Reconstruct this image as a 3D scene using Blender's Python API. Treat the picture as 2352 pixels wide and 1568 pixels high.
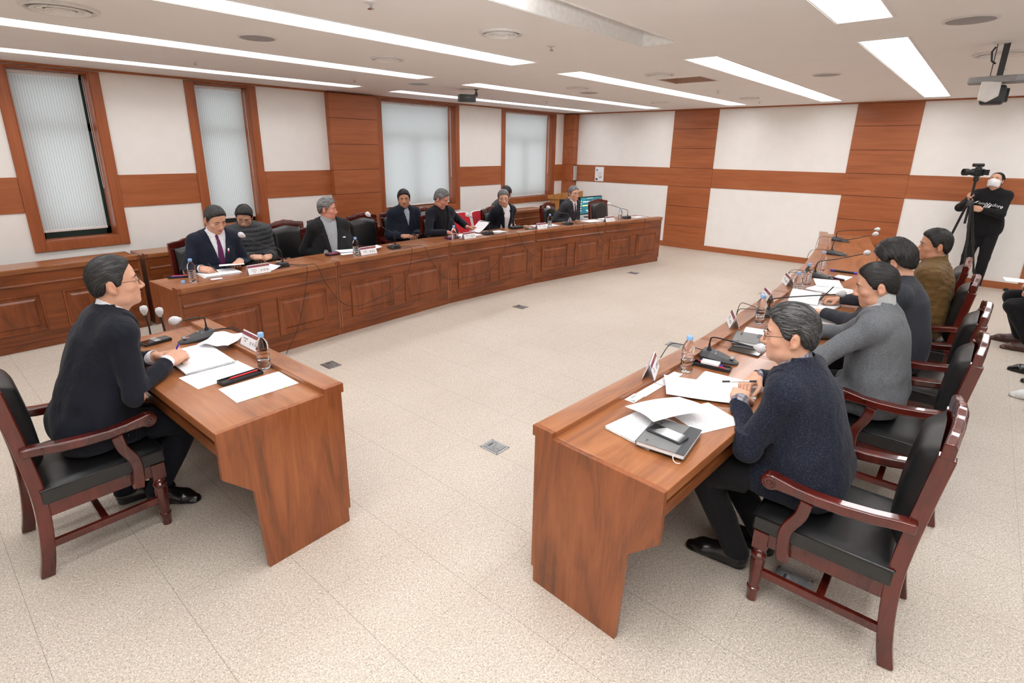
import bpy, bmesh, math, random
import numpy as np
from mathutils import Vector, Matrix
random.seed(7)
rng = np.random.default_rng(7)
SC = bpy.context.scene
COL = SC.collection
for o in list(bpy.data.objects):
    bpy.data.objects.remove(o, do_unlink=True)

# ------------------------------------------------------------------ camera
# metres; x runs along the window wall towards the back wall, y towards the windows, z up
CH = 1.85
def cam_rot(yaw, pitch, roll):
    cy, sy, cp, sp = math.cos(yaw), math.sin(yaw), math.cos(pitch), math.sin(pitch)
    f = np.array([cy*cp, sy*cp, sp]); r = np.array([sy, -cy, 0.]); u = np.cross(r, f)
    c, s = math.cos(roll), math.sin(roll)
    return c*r+s*u, -s*r+c*u, f
_r, _u, _f = cam_rot(math.radians(41.1076), math.radians(-16.7773), math.radians(0.6053))
cam = bpy.data.cameras.new('camera')
cam.sensor_width = 36.0
cam.lens = 1234.62/2352*36.0
cam.shift_x = (1176-1150.97)/2352
cam.shift_y = -(784-713.96)/2352
cam.clip_start = 0.05
cam_o = bpy.data.objects.new('camera', cam); COL.objects.link(cam_o)
cam_o.matrix_world = Matrix(((_r[0], _u[0], -_f[0], 0), (_r[1], _u[1], -_f[1], 0), (_r[2], _u[2], -_f[2], CH), (0, 0, 0, 1)))
SC.camera = cam_o

# ------------------------------------------------------------------ exposure, world
SC.view_settings.view_transform = 'Standard'
SC.view_settings.look = 'None'
SC.view_settings.exposure = 0.0
SC.view_settings.gamma = 1.0
SC.view_settings.use_curve_mapping = False
LAMP_STRENGTH = 8.0          # ceiling light diffusers
LAMP_COLOR = (0.975, 0.985, 1.0, 1)
# the photographer's flash, bounced off the ceiling in front of the camera
_fl = bpy.data.lights.new('bounce flash', 'SPOT'); _fl.energy = 330; _fl.spot_size = math.radians(110); _fl.spot_blend = 0.6; _fl.shadow_soft_size = 0.08; _fl.color = (0.95, 0.98, 1.0)
_fo = bpy.data.objects.new('bounce flash', _fl); COL.objects.link(_fo); _fo.location = (-0.05, -0.05, 1.98)
_fo.rotation_euler = Vector((0.55, 0.45, 1.0)).to_track_quat('-Z', 'Y').to_euler()
W = bpy.data.worlds.new('overcast sky'); SC.world = W; W.use_nodes = True
W.node_tree.nodes['Background'].inputs[0].default_value = (0.86, 0.93, 1.0, 1)
W.node_tree.nodes['Background'].inputs[1].default_value = 1.6
SC.cycles.max_bounces = 8
SC.cycles.diffuse_bounces = 5
SC.cycles.glossy_bounces = 3
SC.cycles.transmission_bounces = 8
SC.cycles.transparent_max_bounces = 10
SC.cycles.sample_clamp_indirect = 6.0
SC.cycles.caustics_reflective = False
SC.cycles.caustics_refractive = False

# ------------------------------------------------------------------ room dimensions
CEIL = 2.597
WIN_Y = 7.147
BACK_X = 10.362
RIGHT_Y = -3.2
FRONT_X = -2.6

# ------------------------------------------------------------------ materials
def lin(c):
    c = c/255.0
    return c/12.92 if c <= 0.04045 else ((c+0.055)/1.055)**2.4
def rgb(r, g, b): return (lin(r), lin(g), lin(b), 1)
class NT:
    def __init__(s, name):
        s.m = bpy.data.materials.new(name); s.m.use_nodes = True
        s.t = s.m.node_tree; s.p = s.t.nodes['Principled BSDF']; s.out = s.t.nodes['Material Output']
    def n(s, typ, **kw):
        nd = s.t.nodes.new(typ)
        for k, v in kw.items(): setattr(nd, k, v)
        return nd
    def l(s, a, b): s.t.links.new(a, b)
    def coord(s, scale=(1, 1, 1), rot=(0, 0, 0), kind='Object'):
        tc = s.n('ShaderNodeTexCoord'); mp = s.n('ShaderNodeMapping')
        mp.inputs['Scale'].default_value = scale; mp.inputs['Rotation'].default_value = rot
        s.l(tc.outputs[kind], mp.inputs['Vector']); return mp.outputs[0]
    def noise(s, vec, scale, detail=3, rough=0.55, dist=0.0):
        nd = s.n('ShaderNodeTexNoise'); nd.inputs['Scale'].default_value = scale; nd.inputs['Detail'].default_value = detail
        nd.inputs['Roughness'].default_value = rough; nd.inputs['Distortion'].default_value = dist
        if vec is not None: s.l(vec, nd.inputs['Vector'])
        return nd.outputs['Fac']
    def ramp(s, fac, stops):
        nd = s.n('ShaderNodeValToRGB'); cr = nd.color_ramp
        while len(cr.elements) > 1: cr.elements.remove(cr.elements[-1])
        cr.elements[0].position, cr.elements[0].color = stops[0]
        for pos, c in stops[1:]:
            e = cr.elements.new(pos); e.color = c
        s.l(fac, nd.inputs[0]); return nd.outputs[0]
    def math(s, op, a, b=None, c=None):
        nd = s.n('ShaderNodeMath', operation=op)
        for i, v in enumerate((a, b, c)):
            if v is None: continue
            if isinstance(v, (int, float)): nd.inputs[i].default_value = v
            else: s.l(v, nd.inputs[i])
        return nd.outputs[0]
    def mix(s, fac, a, b):
        nd = s.n('ShaderNodeMix', data_type='RGBA')
        for i, v in ((0, fac), (6, a), (7, b)):
            if isinstance(v, (int, float, tuple)): nd.inputs[i].default_value = v
            else: s.l(v, nd.inputs[i])
        return nd.outputs[2]
    def bump(s, h, strength=0.2, dist=0.01):
        nd = s.n('ShaderNodeBump'); nd.inputs['Strength'].default_value = strength; nd.inputs['Distance'].default_value = dist
        s.l(h, nd.inputs['Height']); s.l(nd.outputs[0], s.p.inputs['Normal'])
    def set(s, color=None, rough=None, spec=None, metal=None, coat=None, **kw):
        if color is not None:
            if isinstance(color, tuple): s.p.inputs['Base Color'].default_value = color
            else: s.l(color, s.p.inputs['Base Color'])
        if rough is not None: s.p.inputs['Roughness'].default_value = rough
        if spec is not None: s.p.inputs['Specular IOR Level'].default_value = spec
        if metal is not None: s.p.inputs['Metallic'].default_value = metal
        if coat is not None:
            s.p.inputs['Coat Weight'].default_value = coat; s.p.inputs['Coat Roughness'].default_value = kw.get('coat_rough', 0.06)
        return s.m
MATS = {}
def plain(name, c, rough=0.5, spec=0.5, metal=0.0, coat=None, var=0.06, nscale=30, bump=0.0, bscale=200):
    """one colour with a little procedural variation"""
    if name in MATS: return MATS[name]
    t = NT(name); v = t.coord()
    f = t.noise(v, nscale)
    a = tuple(x*(1-var) for x in c[:3])+(1,); b = tuple(min(1, x*(1+var)) for x in c[:3])+(1,)
    t.set(t.ramp(f, [(0.3, a), (0.7, b)]), rough, spec, metal, coat)
    if bump: t.bump(t.noise(v, bscale, 2), bump, 0.004)
    MATS[name] = t.m; return t.m
def wood(name, dark, mid, light, axis, rough=0.35, coat=0.3, fine=60, long=1.6, dist=1.0, streak=0.5, coat_rough=0.08):
    t = NT(name)
    sc = [fine/6]*3; sc[axis] = long
    v = t.coord(tuple(sc)); big = t.noise(v, 1.0, 4, 0.6, dist)
    sc2 = [fine*2.4]*3; sc2[axis] = long*2.5
    v2 = t.coord(tuple(sc2)); fn = t.noise(v2, 1.0, 3, 0.6)
    f = t.math('ADD', t.math('MULTIPLY', big, 1-streak*0.45), t.math('MULTIPLY', fn, streak*0.45))
    t.set(t.ramp(f, [(0.30, dark), (0.5, mid), (0.72, light)]), rough, 0.4, None, coat, coat_rough=coat_rough)
    t.bump(fn, 0.03, 0.003)
    return t.m
WD, WM, WL = rgb(86, 46, 22), rgb(128, 72, 37), rgb(154, 92, 51)
WOOD_X = wood('walnut veneer lengthwise', WD, WM, WL, 0, 0.32, 0.55)
WOOD_Z = wood('walnut veneer upright', rgb(92, 51, 26), rgb(136, 75, 40), rgb(162, 95, 53), 2, 0.36, 0.3, fine=42, long=1.3, dist=1.6)
WOOD_TOP = wood('varnished walnut top', rgb(112, 64, 34), rgb(150, 92, 53), rgb(172, 113, 70), 0, 0.36, 0.45, fine=46, long=1.2, dist=1.3, coat_rough=0.14)  # lighter than the other desk walnut: gloss sheen put into the colour
WOOD_FRONT = wood('walnut moulded front', rgb(88, 43, 18), rgb(128, 66, 30), rgb(150, 83, 42), 0, 0.36, 0.2)
WOOD_FRONTZ = wood('walnut raised field', rgb(88, 43, 18), rgb(126, 64, 29), rgb(148, 81, 41), 2, 0.36, 0.2)
WALLWOOD = wood('oak wall panelling', rgb(146, 80, 44), rgb(168, 96, 56), rgb(184, 110, 68), 1, 0.42, 0.12, fine=70, long=1.0, dist=0.3, streak=0.9)
WALLWOOD_X = wood('oak wall panelling along windows', rgb(146, 80, 44), rgb(168, 96, 56), rgb(184, 110, 68), 0, 0.42, 0.12, fine=70, long=1.0, dist=0.3, streak=0.9)
WALLWOOD_Z = wood('oak window casing', rgb(138, 74, 40), rgb(160, 88, 50), rgb(176, 102, 62), 2, 0.42, 0.12, fine=70, long=1.0, dist=0.3, streak=0.9)
MAHOG = wood('red mahogany lacquer', rgb(52, 13, 9), rgb(82, 22, 15), rgb(106, 33, 21), 2, 0.22, 0.8, fine=30, long=2.0, coat_rough=0.05)
PALEWOOD = wood('pale beech lectern', rgb(170, 112, 56), rgb(188, 130, 68), rgb(202, 146, 84), 2, 0.45, 0.1)
SEAM = plain('dark panel seam', rgb(62, 28, 14), 0.7)

def mk_wall():
    t = NT('off white wallpaper'); v = t.coord()
    f = t.noise(v, 6, 3); g = t.noise(v, 260, 2)
    t.set(t.ramp(f, [(0.3, rgb(243, 240, 236)), (0.7, rgb(246, 243, 240))]), 0.8, 0.2); t.bump(g, 0.06, 0.002)
    return t.m
WALL = mk_wall()
def mk_ceil():
    t = NT('painted ceiling'); v = t.coord(); f = t.noise(v, 3, 3)
    t.set(t.ramp(f, [(0.3, rgb(242, 241, 240)), (0.7, rgb(244, 243, 242))]), 0.85, 0.15); return t.m
CEILM = mk_ceil()
def mk_floor():
    t = NT('flecked beige floor tiles')
    tc = t.n('ShaderNodeTexCoord'); sep = t.n('ShaderNodeSeparateXYZ'); t.l(tc.outputs['Object'], sep.inputs[0])
    v = t.coord((1, 1, 1)); va = t.coord((110, 230, 150), (0, 0, 0.7)); vb = t.coord((230, 110, 150), (0, 0, 0.7))
    a = t.noise(va, 1.0, 2, 0.6, 0.6); b = t.noise(vb, 1.0, 2, 0.6, 0.6)
    f = t.math('ADD', t.math('MULTIPLY', a, 0.5), t.math('MULTIPLY', b, 0.5))
    fleck = t.ramp(f, [(0.36, rgb(150, 139, 127)), (0.46, rgb(192, 181, 168)), (0.54, rgb(207, 196, 183)), (0.64, rgb(236, 228, 217))])
    dirt = t.ramp(t.noise(v, 0.9, 4, 0.6), [(0.35, (0.93, 0.915, 0.9, 1)), (0.62, (1, 1, 1, 1))])
    m = t.n('ShaderNodeMix', data_type='RGBA', blend_type='MULTIPLY'); m.inputs[0].default_value = 1
    t.l(fleck, m.inputs[6]); t.l(dirt, m.inputs[7])
    def line(axis, off, step, w):
        q = t.math('ABSOLUTE', t.math('SUBTRACT', t.math('FRACT', t.math('DIVIDE', t.math('SUBTRACT', sep.outputs[axis], off), step)), 0.5))
        return t.math('GREATER_THAN', q, 0.5-w/step)
    ln = t.math('MAXIMUM', line(0, 1.807, 0.4385, 0.0012), t.math('MULTIPLY', line(1, 1.79, 0.4546, 0.0012), 0.6))
    col = t.mix(t.math('MULTIPLY', ln, 0.55), m.outputs[2], rgb(96, 86, 76))
    t.set(col, 0.42, 0.4)
    t.bump(f, 0.15, 0.002)
    return t.m
FLOORM = mk_floor()
LEATHER = plain('black leather', rgb(27, 27, 28), 0.36, 0.6, bump=0.12, bscale=340)
BLACKP = plain('matt black plastic', rgb(26, 27, 29), 0.45)
DARKP = plain('charcoal plastic', rgb(52, 53, 56), 0.42)
WHITEP = plain('white plastic', rgb(228, 226, 224), 0.45)
GREYP = plain('grey plastic', rgb(150, 150, 152), 0.5)
STEEL = plain('brushed steel', rgb(176, 178, 180), 0.35, metal=0.9)
GREENF = plain('dark green window frame', rgb(22, 58, 56), 0.4)
FOAM = plain('white foam cover', rgb(206, 205, 208), 0.7, bump=0.5, bscale=150)
CHROME = plain('chrome', rgb(210, 210, 212), 0.12, metal=1.0)
LIGHTBLUE = plain('light blue cap', rgb(140, 182, 232), 0.4)
def mk_emit(name, col, st):
    t = NT(name); t.set((0.9, 0.9, 0.9, 1), 0.6)
    t.p.inputs['Emission Color'].default_value = col; t.p.inputs['Emission Strength'].default_value = st
    return t.m
LAMP = mk_emit('lit diffuser', LAMP_COLOR, LAMP_STRENGTH)
HOUSING = plain('white lamp housing', rgb(240, 239, 237), 0.5)
def mk_glass(name, col=(1, 1, 1, 1), rough=0.0, ior=1.45):
    t = NT(name); t.set(col, rough); t.p.inputs['Transmission Weight'].default_value = 1.0; t.p.inputs['IOR'].default_value = ior
    return t.m
def mk_clear(name, alpha, col=(1, 1, 1, 1), rough=0.05):
    t = NT(name); t.set(col, rough)
    tr = t.n('ShaderNodeBsdfTransparent'); mx = t.n('ShaderNodeMixShader'); mx.inputs[0].default_value = alpha
    t.l(tr.outputs[0], mx.inputs[1]); t.l(t.p.outputs[0], mx.inputs[2]); t.l(mx.outputs[0], t.out.inputs[0]); return t.m
PANE = mk_clear('window glass', 0.12, (0.8, 0.9, 0.9, 1))
LENS = mk_clear('spectacle lens', 0.10, (0.9, 0.93, 0.95, 1))
BOTTLE = mk_glass('clear bottle plastic', (0.97, 0.98, 1, 1), 0.02, 1.12)
WATER = mk_glass('drinking water', (0.97, 0.985, 1, 1), 0.0, 1.25)
def mk_blind(name, stripe, col):
    t = NT(name); v = t.coord((1, 1, 1))
    tc = t.n('ShaderNodeTexCoord'); sep = t.n('ShaderNodeSeparateXYZ'); t.l(tc.outputs['Object'], sep.inputs[0])
    s = t.math('FRACT', t.math('MULTIPLY', sep.outputs[0], stripe))
    nz = t.noise(v, 90, 2)
    s2 = t.math('ADD', t.math('MULTIPLY', s, 0.8), t.math('MULTIPLY', nz, 0.3))
    c = t.ramp(s2, [(0.2, tuple(x*0.74 for x in col[:3])+(1,)), (0.45, col), (0.9, col)])
    t.set(c, 0.75, 0.2)
    tl = t.n('ShaderNodeBsdfTranslucent'); t.l(c, tl.inputs[0])
    mx = t.n('ShaderNodeMixShader'); mx.inputs[0].default_value = 0.45
    t.l(t.p.outputs[0], mx.inputs[1]); t.l(tl.outputs[0], mx.inputs[2]); t.l(mx.outputs[0], t.out.inputs[0])
    return t.m
BLIND_S = mk_blind('ribbed blind fabric', 42, rgb(224, 228, 226))
BLIND_P = mk_blind('plain blind fabric', 160, rgb(228, 232, 230))
def mk_paper():
    t = NT('printed paper')
    tc = t.n('ShaderNodeTexCoord'); sep = t.n('ShaderNodeSeparateXYZ'); t.l(tc.outputs['Object'], sep.inputs[0])
    row = t.math('FRACT', t.math('MULTIPLY', sep.outputs[1], 85))
    v = t.coord((420, 85, 1)); w = t.noise(v, 1.0, 1); blk = t.noise(t.coord((9, 14, 1)), 1.0, 1)
    on = t.math('MULTIPLY', t.math('LESS_THAN', row, 0.42), t.math('MULTIPLY', t.math('GREATER_THAN', w, 0.5), t.math('GREATER_THAN', blk, 0.47)))
    t.set(t.mix(t.math('MULTIPLY', on, 0.45), rgb(243, 243, 245), rgb(120, 120, 128)), 0.75, 0.2); return t.m
PAPER = mk_paper()
BLANK = plain('white paper', rgb(242, 242, 245), 0.75, 0.2, var=0.02)
INK = plain('black ink', rgb(38, 36, 40), 0.7)
MAROON = plain('maroon print', rgb(136, 66, 84), 0.6)
GOLDI = plain('gold print', rgb(190, 140, 80), 0.6)

# ------------------------------------------------------------------ mesh helpers
class MB:
    def __init__(s): s.v = []; s.f = []; s.mi = []
    def add(s, vs, fs, M=None, mi=0):
        b = len(s.v)
        if M is not None: vs = [M @ Vector(p) for p in vs]
        s.v += [tuple(p) for p in vs]; s.f += [tuple(i+b for i in q) for q in fs]; s.mi += [mi]*len(fs); return s
    def box(s, x0, x1, y0, y1, z0, z1, M=None, mi=0):
        vs = [(x0,y0,z0),(x1,y0,z0),(x1,y1,z0),(x0,y1,z0),(x0,y0,z1),(x1,y0,z1),(x1,y1,z1),(x0,y1,z1)]
        return s.add(vs, [(0,3,2,1),(4,5,6,7),(0,1,5,4),(1,2,6,5),(2,3,7,6),(3,0,4,7)], M, mi)
    def hexa(s, vs, M=None, mi=0):
        return s.add(vs, [(0,3,2,1),(4,5,6,7),(0,1,5,4),(1,2,6,5),(2,3,7,6),(3,0,4,7)], M, mi)
    def prism(s, poly, a, b, axis=0, M=None, mi=0):
        """poly in the two other axes, extruded from a to b along axis"""
        n = len(poly)
        def P(t, p):
            return {0: (t, p[0], p[1]), 1: (p[0], t, p[1]), 2: (p[0], p[1], t)}[axis]
        vs = [P(a, p) for p in poly]+[P(b, p) for p in poly]
        fs = [tuple(range(n))[::-1], tuple(range(n, 2*n))]+[(i, (i+1) % n, n+(i+1) % n, n+i) for i in range(n)]
        return s.add(vs, fs, M, mi)
    def tube(s, path, r, n=8, M=None, mi=0, cap=True):
        path = [Vector(p) for p in path]; k = len(path)
        rs = r if isinstance(r, (list, tuple)) else [r]*k
        vs = []; up = None
        for i, p in enumerate(path):
            d = (path[min(i+1, k-1)]-path[max(i-1, 0)]).normalized()
            if up is None: up = d.orthogonal().normalized()
            up = (up-d*up.dot(d)).normalized(); sd = d.cross(up)
            for j in range(n):
                a = 2*math.pi*j/n; vs.append(p+(up*math.cos(a)+sd*math.sin(a))*rs[i])
        fs = [(i*n+j, i*n+(j+1) % n, (i+1)*n+(j+1) % n, (i+1)*n+j) for i in range(k-1) for j in range(n)]
        if cap: fs += [tuple(range(n))[::-1], tuple(range((k-1)*n, k*n))]
        return s.add(vs, fs, M, mi)
    def lathe(s, prof, n=20, M=None, mi=0):
        """prof: (r, z) from bottom to top, around z"""
        vs = []; k = len(prof)
        for r, z in prof:
            for j in range(n):
                a = 2*math.pi*j/n; vs.append((r*math.cos(a), r*math.sin(a), z))
        fs = [(i*n+j, i*n+(j+1) % n, (i+1)*n+(j+1) % n, (i+1)*n+j) for i in range(k-1) for j in range(n)]
        if prof[0][0] > 1e-5: fs.append(tuple(range(n))[::-1])
        if prof[-1][0] > 1e-5: fs.append(tuple(range((k-1)*n, k*n)))
        return s.add(vs, fs, M, mi)
    def ball(s, c, r, n=12, M=None, mi=0):
        r = r if isinstance(r, (tuple, list)) else (r, r, r)
        prof = [(math.sin(math.pi*i/n), -math.cos(math.pi*i/n)) for i in range(n+1)]
        T = Matrix.Translation(c) @ Matrix.Diagonal((*r, 1))
        if M is not None: T = M @ T
        return s.lathe([(max(a, 1e-6), z) for a, z in prof], max(8, n), T, mi)
    def grid(s, fn, nu, nv, M=None, mi=0, thick=0.0):
        vs = [fn(i/nu, j/nv) for j in range(nv+1) for i in range(nu+1)]
        q = lambda i, j: j*(nu+1)+i
        fs = [(q(i, j), q(i+1, j), q(i+1, j+1), q(i, j+1)) for j in range(nv) for i in range(nu)]
        if thick:
            b = len(vs); vs += [(p[0], p[1], p[2]-thick) for p in vs]
            fs += [tuple(x+b for x in f[::-1]) for f in fs]
            rim = [q(i, 0) for i in range(nu)]+[q(nu, j) for j in range(nv)]+[q(i, nv) for i in range(nu, 0, -1)]+[q(0, j) for j in range(nv, 0, -1)]
            fs += [(rim[(i+1) % len(rim)], rim[i], rim[i]+b, rim[(i+1) % len(rim)]+b) for i in range(len(rim))]
        return s.add(vs, fs, M, mi)
    def build(s, name, mat, parent=None, loc=(0, 0, 0), rotz=0.0, smooth=None, bevel=0.0, seg=2, rot=None):
        me = bpy.data.meshes.new(name); me.from_pydata(s.v, [], s.f)
        for m in (mat if isinstance(mat, (list, tuple)) else [mat]): me.materials.append(m)
        if any(s.mi): me.polygons.foreach_set('material_index', s.mi)
        me.update()
        bm = bmesh.new(); bm.from_mesh(me); bmesh.ops.recalc_face_normals(bm, faces=bm.faces); bm.to_mesh(me); bm.free()
        if smooth is not None:
            me.shade_smooth(); me.set_sharp_from_angle(angle=math.radians(smooth))
        o = bpy.data.objects.new(name, me); COL.objects.link(o)
        o.location = loc; o.rotation_euler = rot if rot else (0, 0, rotz)
        if parent is not None: o.parent = parent
        if bevel:
            b = o.modifiers.new('edge', 'BEVEL'); b.width = bevel; b.segments = seg; b.limit_method = 'ANGLE'; b.angle_limit = math.radians(40)
        return o
def thing(name, label, cat, loc=(0, 0, 0), rotz=0.0, group=None, rot=None):
    o = bpy.data.objects.new(name, None); COL.objects.link(o); o.empty_display_size = 0.1
    o.location = loc; o.rotation_euler = rot if rot else (0, 0, rotz); tag(o, label, cat, group); return o
def tag(o, label, cat, group=None):
    o['label'] = label; o['category'] = cat
    if group: o['group'] = group
    return o
def struct(o, label=None):
    o['kind'] = 'structure'
    if label: o['label'] = label
    return o
def copy_tree(o, parent=None, kids=None):
    c = o.copy(); COL.objects.link(c)
    if parent is not None: c.parent = parent
    for ch in list(kids[o.name] if kids else o.children): copy_tree(ch, c, kids)
    return c
def dup(o, label, loc, rotz=0.0, group=None):
    kids = {}
    for x in bpy.data.objects:
        if x.parent: kids.setdefault(x.parent.name, []).append(x)
    class K(dict):
        def __missing__(s, k): return []
    c = copy_tree(o, None, K(kids)); c.location = loc; c.rotation_euler = (0, 0, rotz)
    c['label'] = label
    if group: c['group'] = group
    return c
def text_mesh(body, size, depth=0.0004, align='CENTER', shear=0.0):
    cu = bpy.data.curves.new('lettering', 'FONT'); cu.body = body; cu.size = size; cu.extrude = depth; cu.shear = shear
    cu.align_x = align; cu.align_y = 'CENTER'; cu.resolution_u = 3
    ob = bpy.data.objects.new('lettering', cu); COL.objects.link(ob)
    dg = bpy.context.evaluated_depsgraph_get(); me = bpy.data.meshes.new_from_object(ob.evaluated_get(dg))
    vs = [tuple(v.co) for v in me.vertices]; fs = [tuple(p.vertices) for p in me.polygons]
    bpy.data.objects.remove(ob, do_unlink=True); bpy.data.curves.remove(cu); bpy.data.meshes.remove(me)
    return vs, fs
def RZ(a): return Matrix.Rotation(a, 4, 'Z')
def RX(a): return Matrix.Rotation(a, 4, 'X')
def RY(a): return Matrix.Rotation(a, 4, 'Y')
def TR(*p): return Matrix.Translation(p)
def smooth_path(pts, n=6):
    """Catmull-Rom through the points"""
    P = [Vector(p) for p in pts]; P = [P[0]*2-P[1]]+P+[P[-1]*2-P[-2]]; out = []
    for i in range(1, len(P)-2):
        for k in range(n):
            t = k/n; a, b, c, d = P[i-1], P[i], P[i+1], P[i+2]
            out.append(0.5*((2*b)+(c-a)*t+(2*a-5*b+4*c-d)*t*t+(3*b-a-3*c+d)*t**3))
    out.append(P[-2]); return out

# ------------------------------------------------------------------ floor, walls
struct(MB().box(FRONT_X, BACK_X, RIGHT_Y, WIN_Y+0.3, -0.12, 0.0).build('floor', FLOORM), 'beige flecked tile floor')
OPEN = [(1.04, 1.69), (2.69, 3.33), (5.34, 6.91), (8.24, 9.81)]
ZS, ZT = 0.88, 2.555
m = MB(); xs = [FRONT_X]+[v for o in OPEN for v in o]+[BACK_X]
for i in range(0, len(xs), 2): m.box(xs[i], xs[i+1], WIN_Y, WIN_Y+0.26, 0, CEIL+0.3)
for a, b in OPEN:
    m.box(a, b, WIN_Y, WIN_Y+0.26, 0, ZS); m.box(a, b, WIN_Y, WIN_Y+0.26, ZT, CEIL+0.3)
struct(m.build('wall_left', WALL), 'off-white window wall')
struct(MB().box(BACK_X, BACK_X+0.2, RIGHT_Y-0.2, WIN_Y+0.26, -0.12, CEIL+0.3).build('wall_back', WALL), 'off-white back wall')
struct(MB().box(FRONT_X-0.2, BACK_X, RIGHT_Y-0.2, RIGHT_Y, -0.12, CEIL+0.3).build('wall_right', WALL))
struct(MB().box(FRONT_X-0.2, FRONT_X, RIGHT_Y, WIN_Y+0.26, -0.12, CEIL+0.3).build('wall_front', WALL))

# windows with oak casing, green frame, pane
for i, (a, b) in enumerate(OPEN):
    y0 = WIN_Y-0.02
    m = MB(); cw = 0.095
    m.box(a-cw, a, y0, WIN_Y-0.0005, ZS-cw, ZT+0.012); m.box(b, b+cw, y0, WIN_Y-0.0005, ZS-cw, ZT+0.012)
    m.box(a, b, y0, WIN_Y-0.0005, ZS-cw, ZS); m.box(a, b, y0, WIN_Y-0.0005, ZT, ZT+0.012)
    m.box(a+0.0002, a+0.012, y0+0.004, WIN_Y+0.20, ZS+0.0125, ZT-0.0125); m.box(b-0.012, b-0.0002, y0+0.004, WIN_Y+0.20, ZS+0.0125, ZT-0.0125)          # reveal lining
    m.box(a+0.0002, b-0.0002, y0+0.004, WIN_Y+0.20, ZS+0.0002, ZS+0.012); m.box(a+0.0002, b-0.0002, y0+0.004, WIN_Y+0.20, ZT-0.012, ZT-0.0002)
    w = struct(m.build('window_%d' % (i+1), WALLWOOD_Z, bevel=0.003))
    w['label'] = ['narrow window nearest the camera', 'narrow window behind the man in the navy suit', 'wide window beside the wood pier', 'wide window nearest the corner'][i]
    g = MB(); f = 0.055; ya, yb = WIN_Y+0.205, WIN_Y+0.255
    g.box(a, a+f, ya, yb, ZS, ZT); g.box(b-f, b, ya, yb, ZS, ZT); g.box(a, b, ya, yb, ZS, ZS+f+0.03); g.box(a, b, ya, yb, ZT-f, ZT)
    g.box(a, b, ya, yb, 1.99, 2.06)
    if b-a > 1: g.box((a+b)/2-0.03, (a+b)/2+0.03, ya, yb, ZS, 2.0)
    g.build('window_frame', GREENF, w)
    MB().box(a+f, b-f, ya+0.02, ya+0.026, ZS+f, ZT-f).build('pane', PANE, w)
BL = [(1.05, 1.628, 0.975), (2.70, 3.295, 0.965), (5.352, 6.85, 0.925), (8.252, 9.74, 0.91)]
lab = ['ribbed grey roller blind in the window nearest the camera', 'ribbed grey roller blind in the narrow window behind the puffer jacket man',
       'plain pale roller blind in the window right of the wood pier', 'plain pale roller blind in the window nearest the corner']
for i, (a, b, z) in enumerate(BL):
    t = thing('roller_blind', lab[i], 'blind', (a, WIN_Y+0.11, z), group='roller blinds')
    w_, h_ = b-a, ZT-z-0.03
    MB().grid(lambda u, v: (u*w_, 0.004*math.sin(v*3), v*h_), 4, 8).build('fabric', BLIND_S if i < 2 else BLIND_P, t)
    MB().box(0, w_, -0.009, 0.009, -0.012, 0.012).build('bottom_bar', WHITEP, t, bevel=0.004)
    mm = MB(); mm.tube([(0, 0, h_), (w_, 0, h_)], 0.022, 12); mm.build('roller', WHITEP, t, smooth=40)
    cx_ = w_+0.022
    mm = MB(); mm.tube(smooth_path([(cx_, -0.03, h_), (cx_, -0.032, h_*0.6), (cx_+0.004, -0.03, h_*0.30), (cx_+0.014, -0.03, h_*0.285), (cx_+0.02, -0.03, h_*0.31), (cx_+0.016, -0.03, h_*0.6), (cx_+0.014, -0.03, h_)], 5), 0.0025, 6)
    mm.build('pull_chain', WHITEP, t, smooth=60)

# oak bands, piers and skirting
Z0, Z1 = 1.187, 1.534
m = MB()
for a, b in [(FRONT_X, 0.944), (1.786, 2.594), (3.426, 4.40), (5.20, 5.244), (7.006, 8.144), (9.906, 10.2)]:
    m.box(a, b, WIN_Y-0.008, WIN_Y-0.0006, Z0, Z1)
struct(m.build('trim_1', WALLWOOD_X, bevel=0.002), 'oak band along the window wall')
m = MB()
for a, b in [(RIGHT_Y, -1.46), (-0.63, 0.88), (1.717, 3.852), (4.695, 6.86)]: m.box(BACK_X-0.008, BACK_X-0.0006, a, b, Z0, Z1)
struct(m.build('trim_2', WALLWOOD, bevel=0.002), 'oak band along the back wall')
m = MB(); m.box(FRONT_X, BACK_X-0.03, WIN_Y-0.03, WIN_Y-0.0006, CEIL-0.022, CEIL-0.0005); m.box(BACK_X-0.03, BACK_X-0.0006, RIGHT_Y, WIN_Y-0.03, CEIL-0.022, CEIL-0.0005)
struct(m.build('trim_3', WALLWOOD_X), 'thin oak cornice under the ceiling')
seams = [0.10, 0.435, 0.81, 1.187, 1.534, 1.89, 2.245, CEIL-0.022]
def pier_x(name, x0, x1, y0, y1, lab):          # pier standing out from the window wall
    m = MB(); m.box(x0+0.004, x1-0.004, y0+0.004, y1, 0, CEIL-0.0225, mi=1)
    for i in range(len(seams)-1): m.box(x0, x1, y0, y1, seams[i]+0.003, seams[i+1]-0.003)
    struct(m.build(name, [WALLWOOD_X, SEAM], bevel=0.0015), lab)
pier_x('column', 4.40, 5.20, WIN_Y-0.10, WIN_Y-0.0006, 'oak panelled pier between the windows')
pier_x('column_corner', 10.2, BACK_X-0.0006, 6.86, WIN_Y-0.0006, 'oak panelled pier in the corner')
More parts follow.
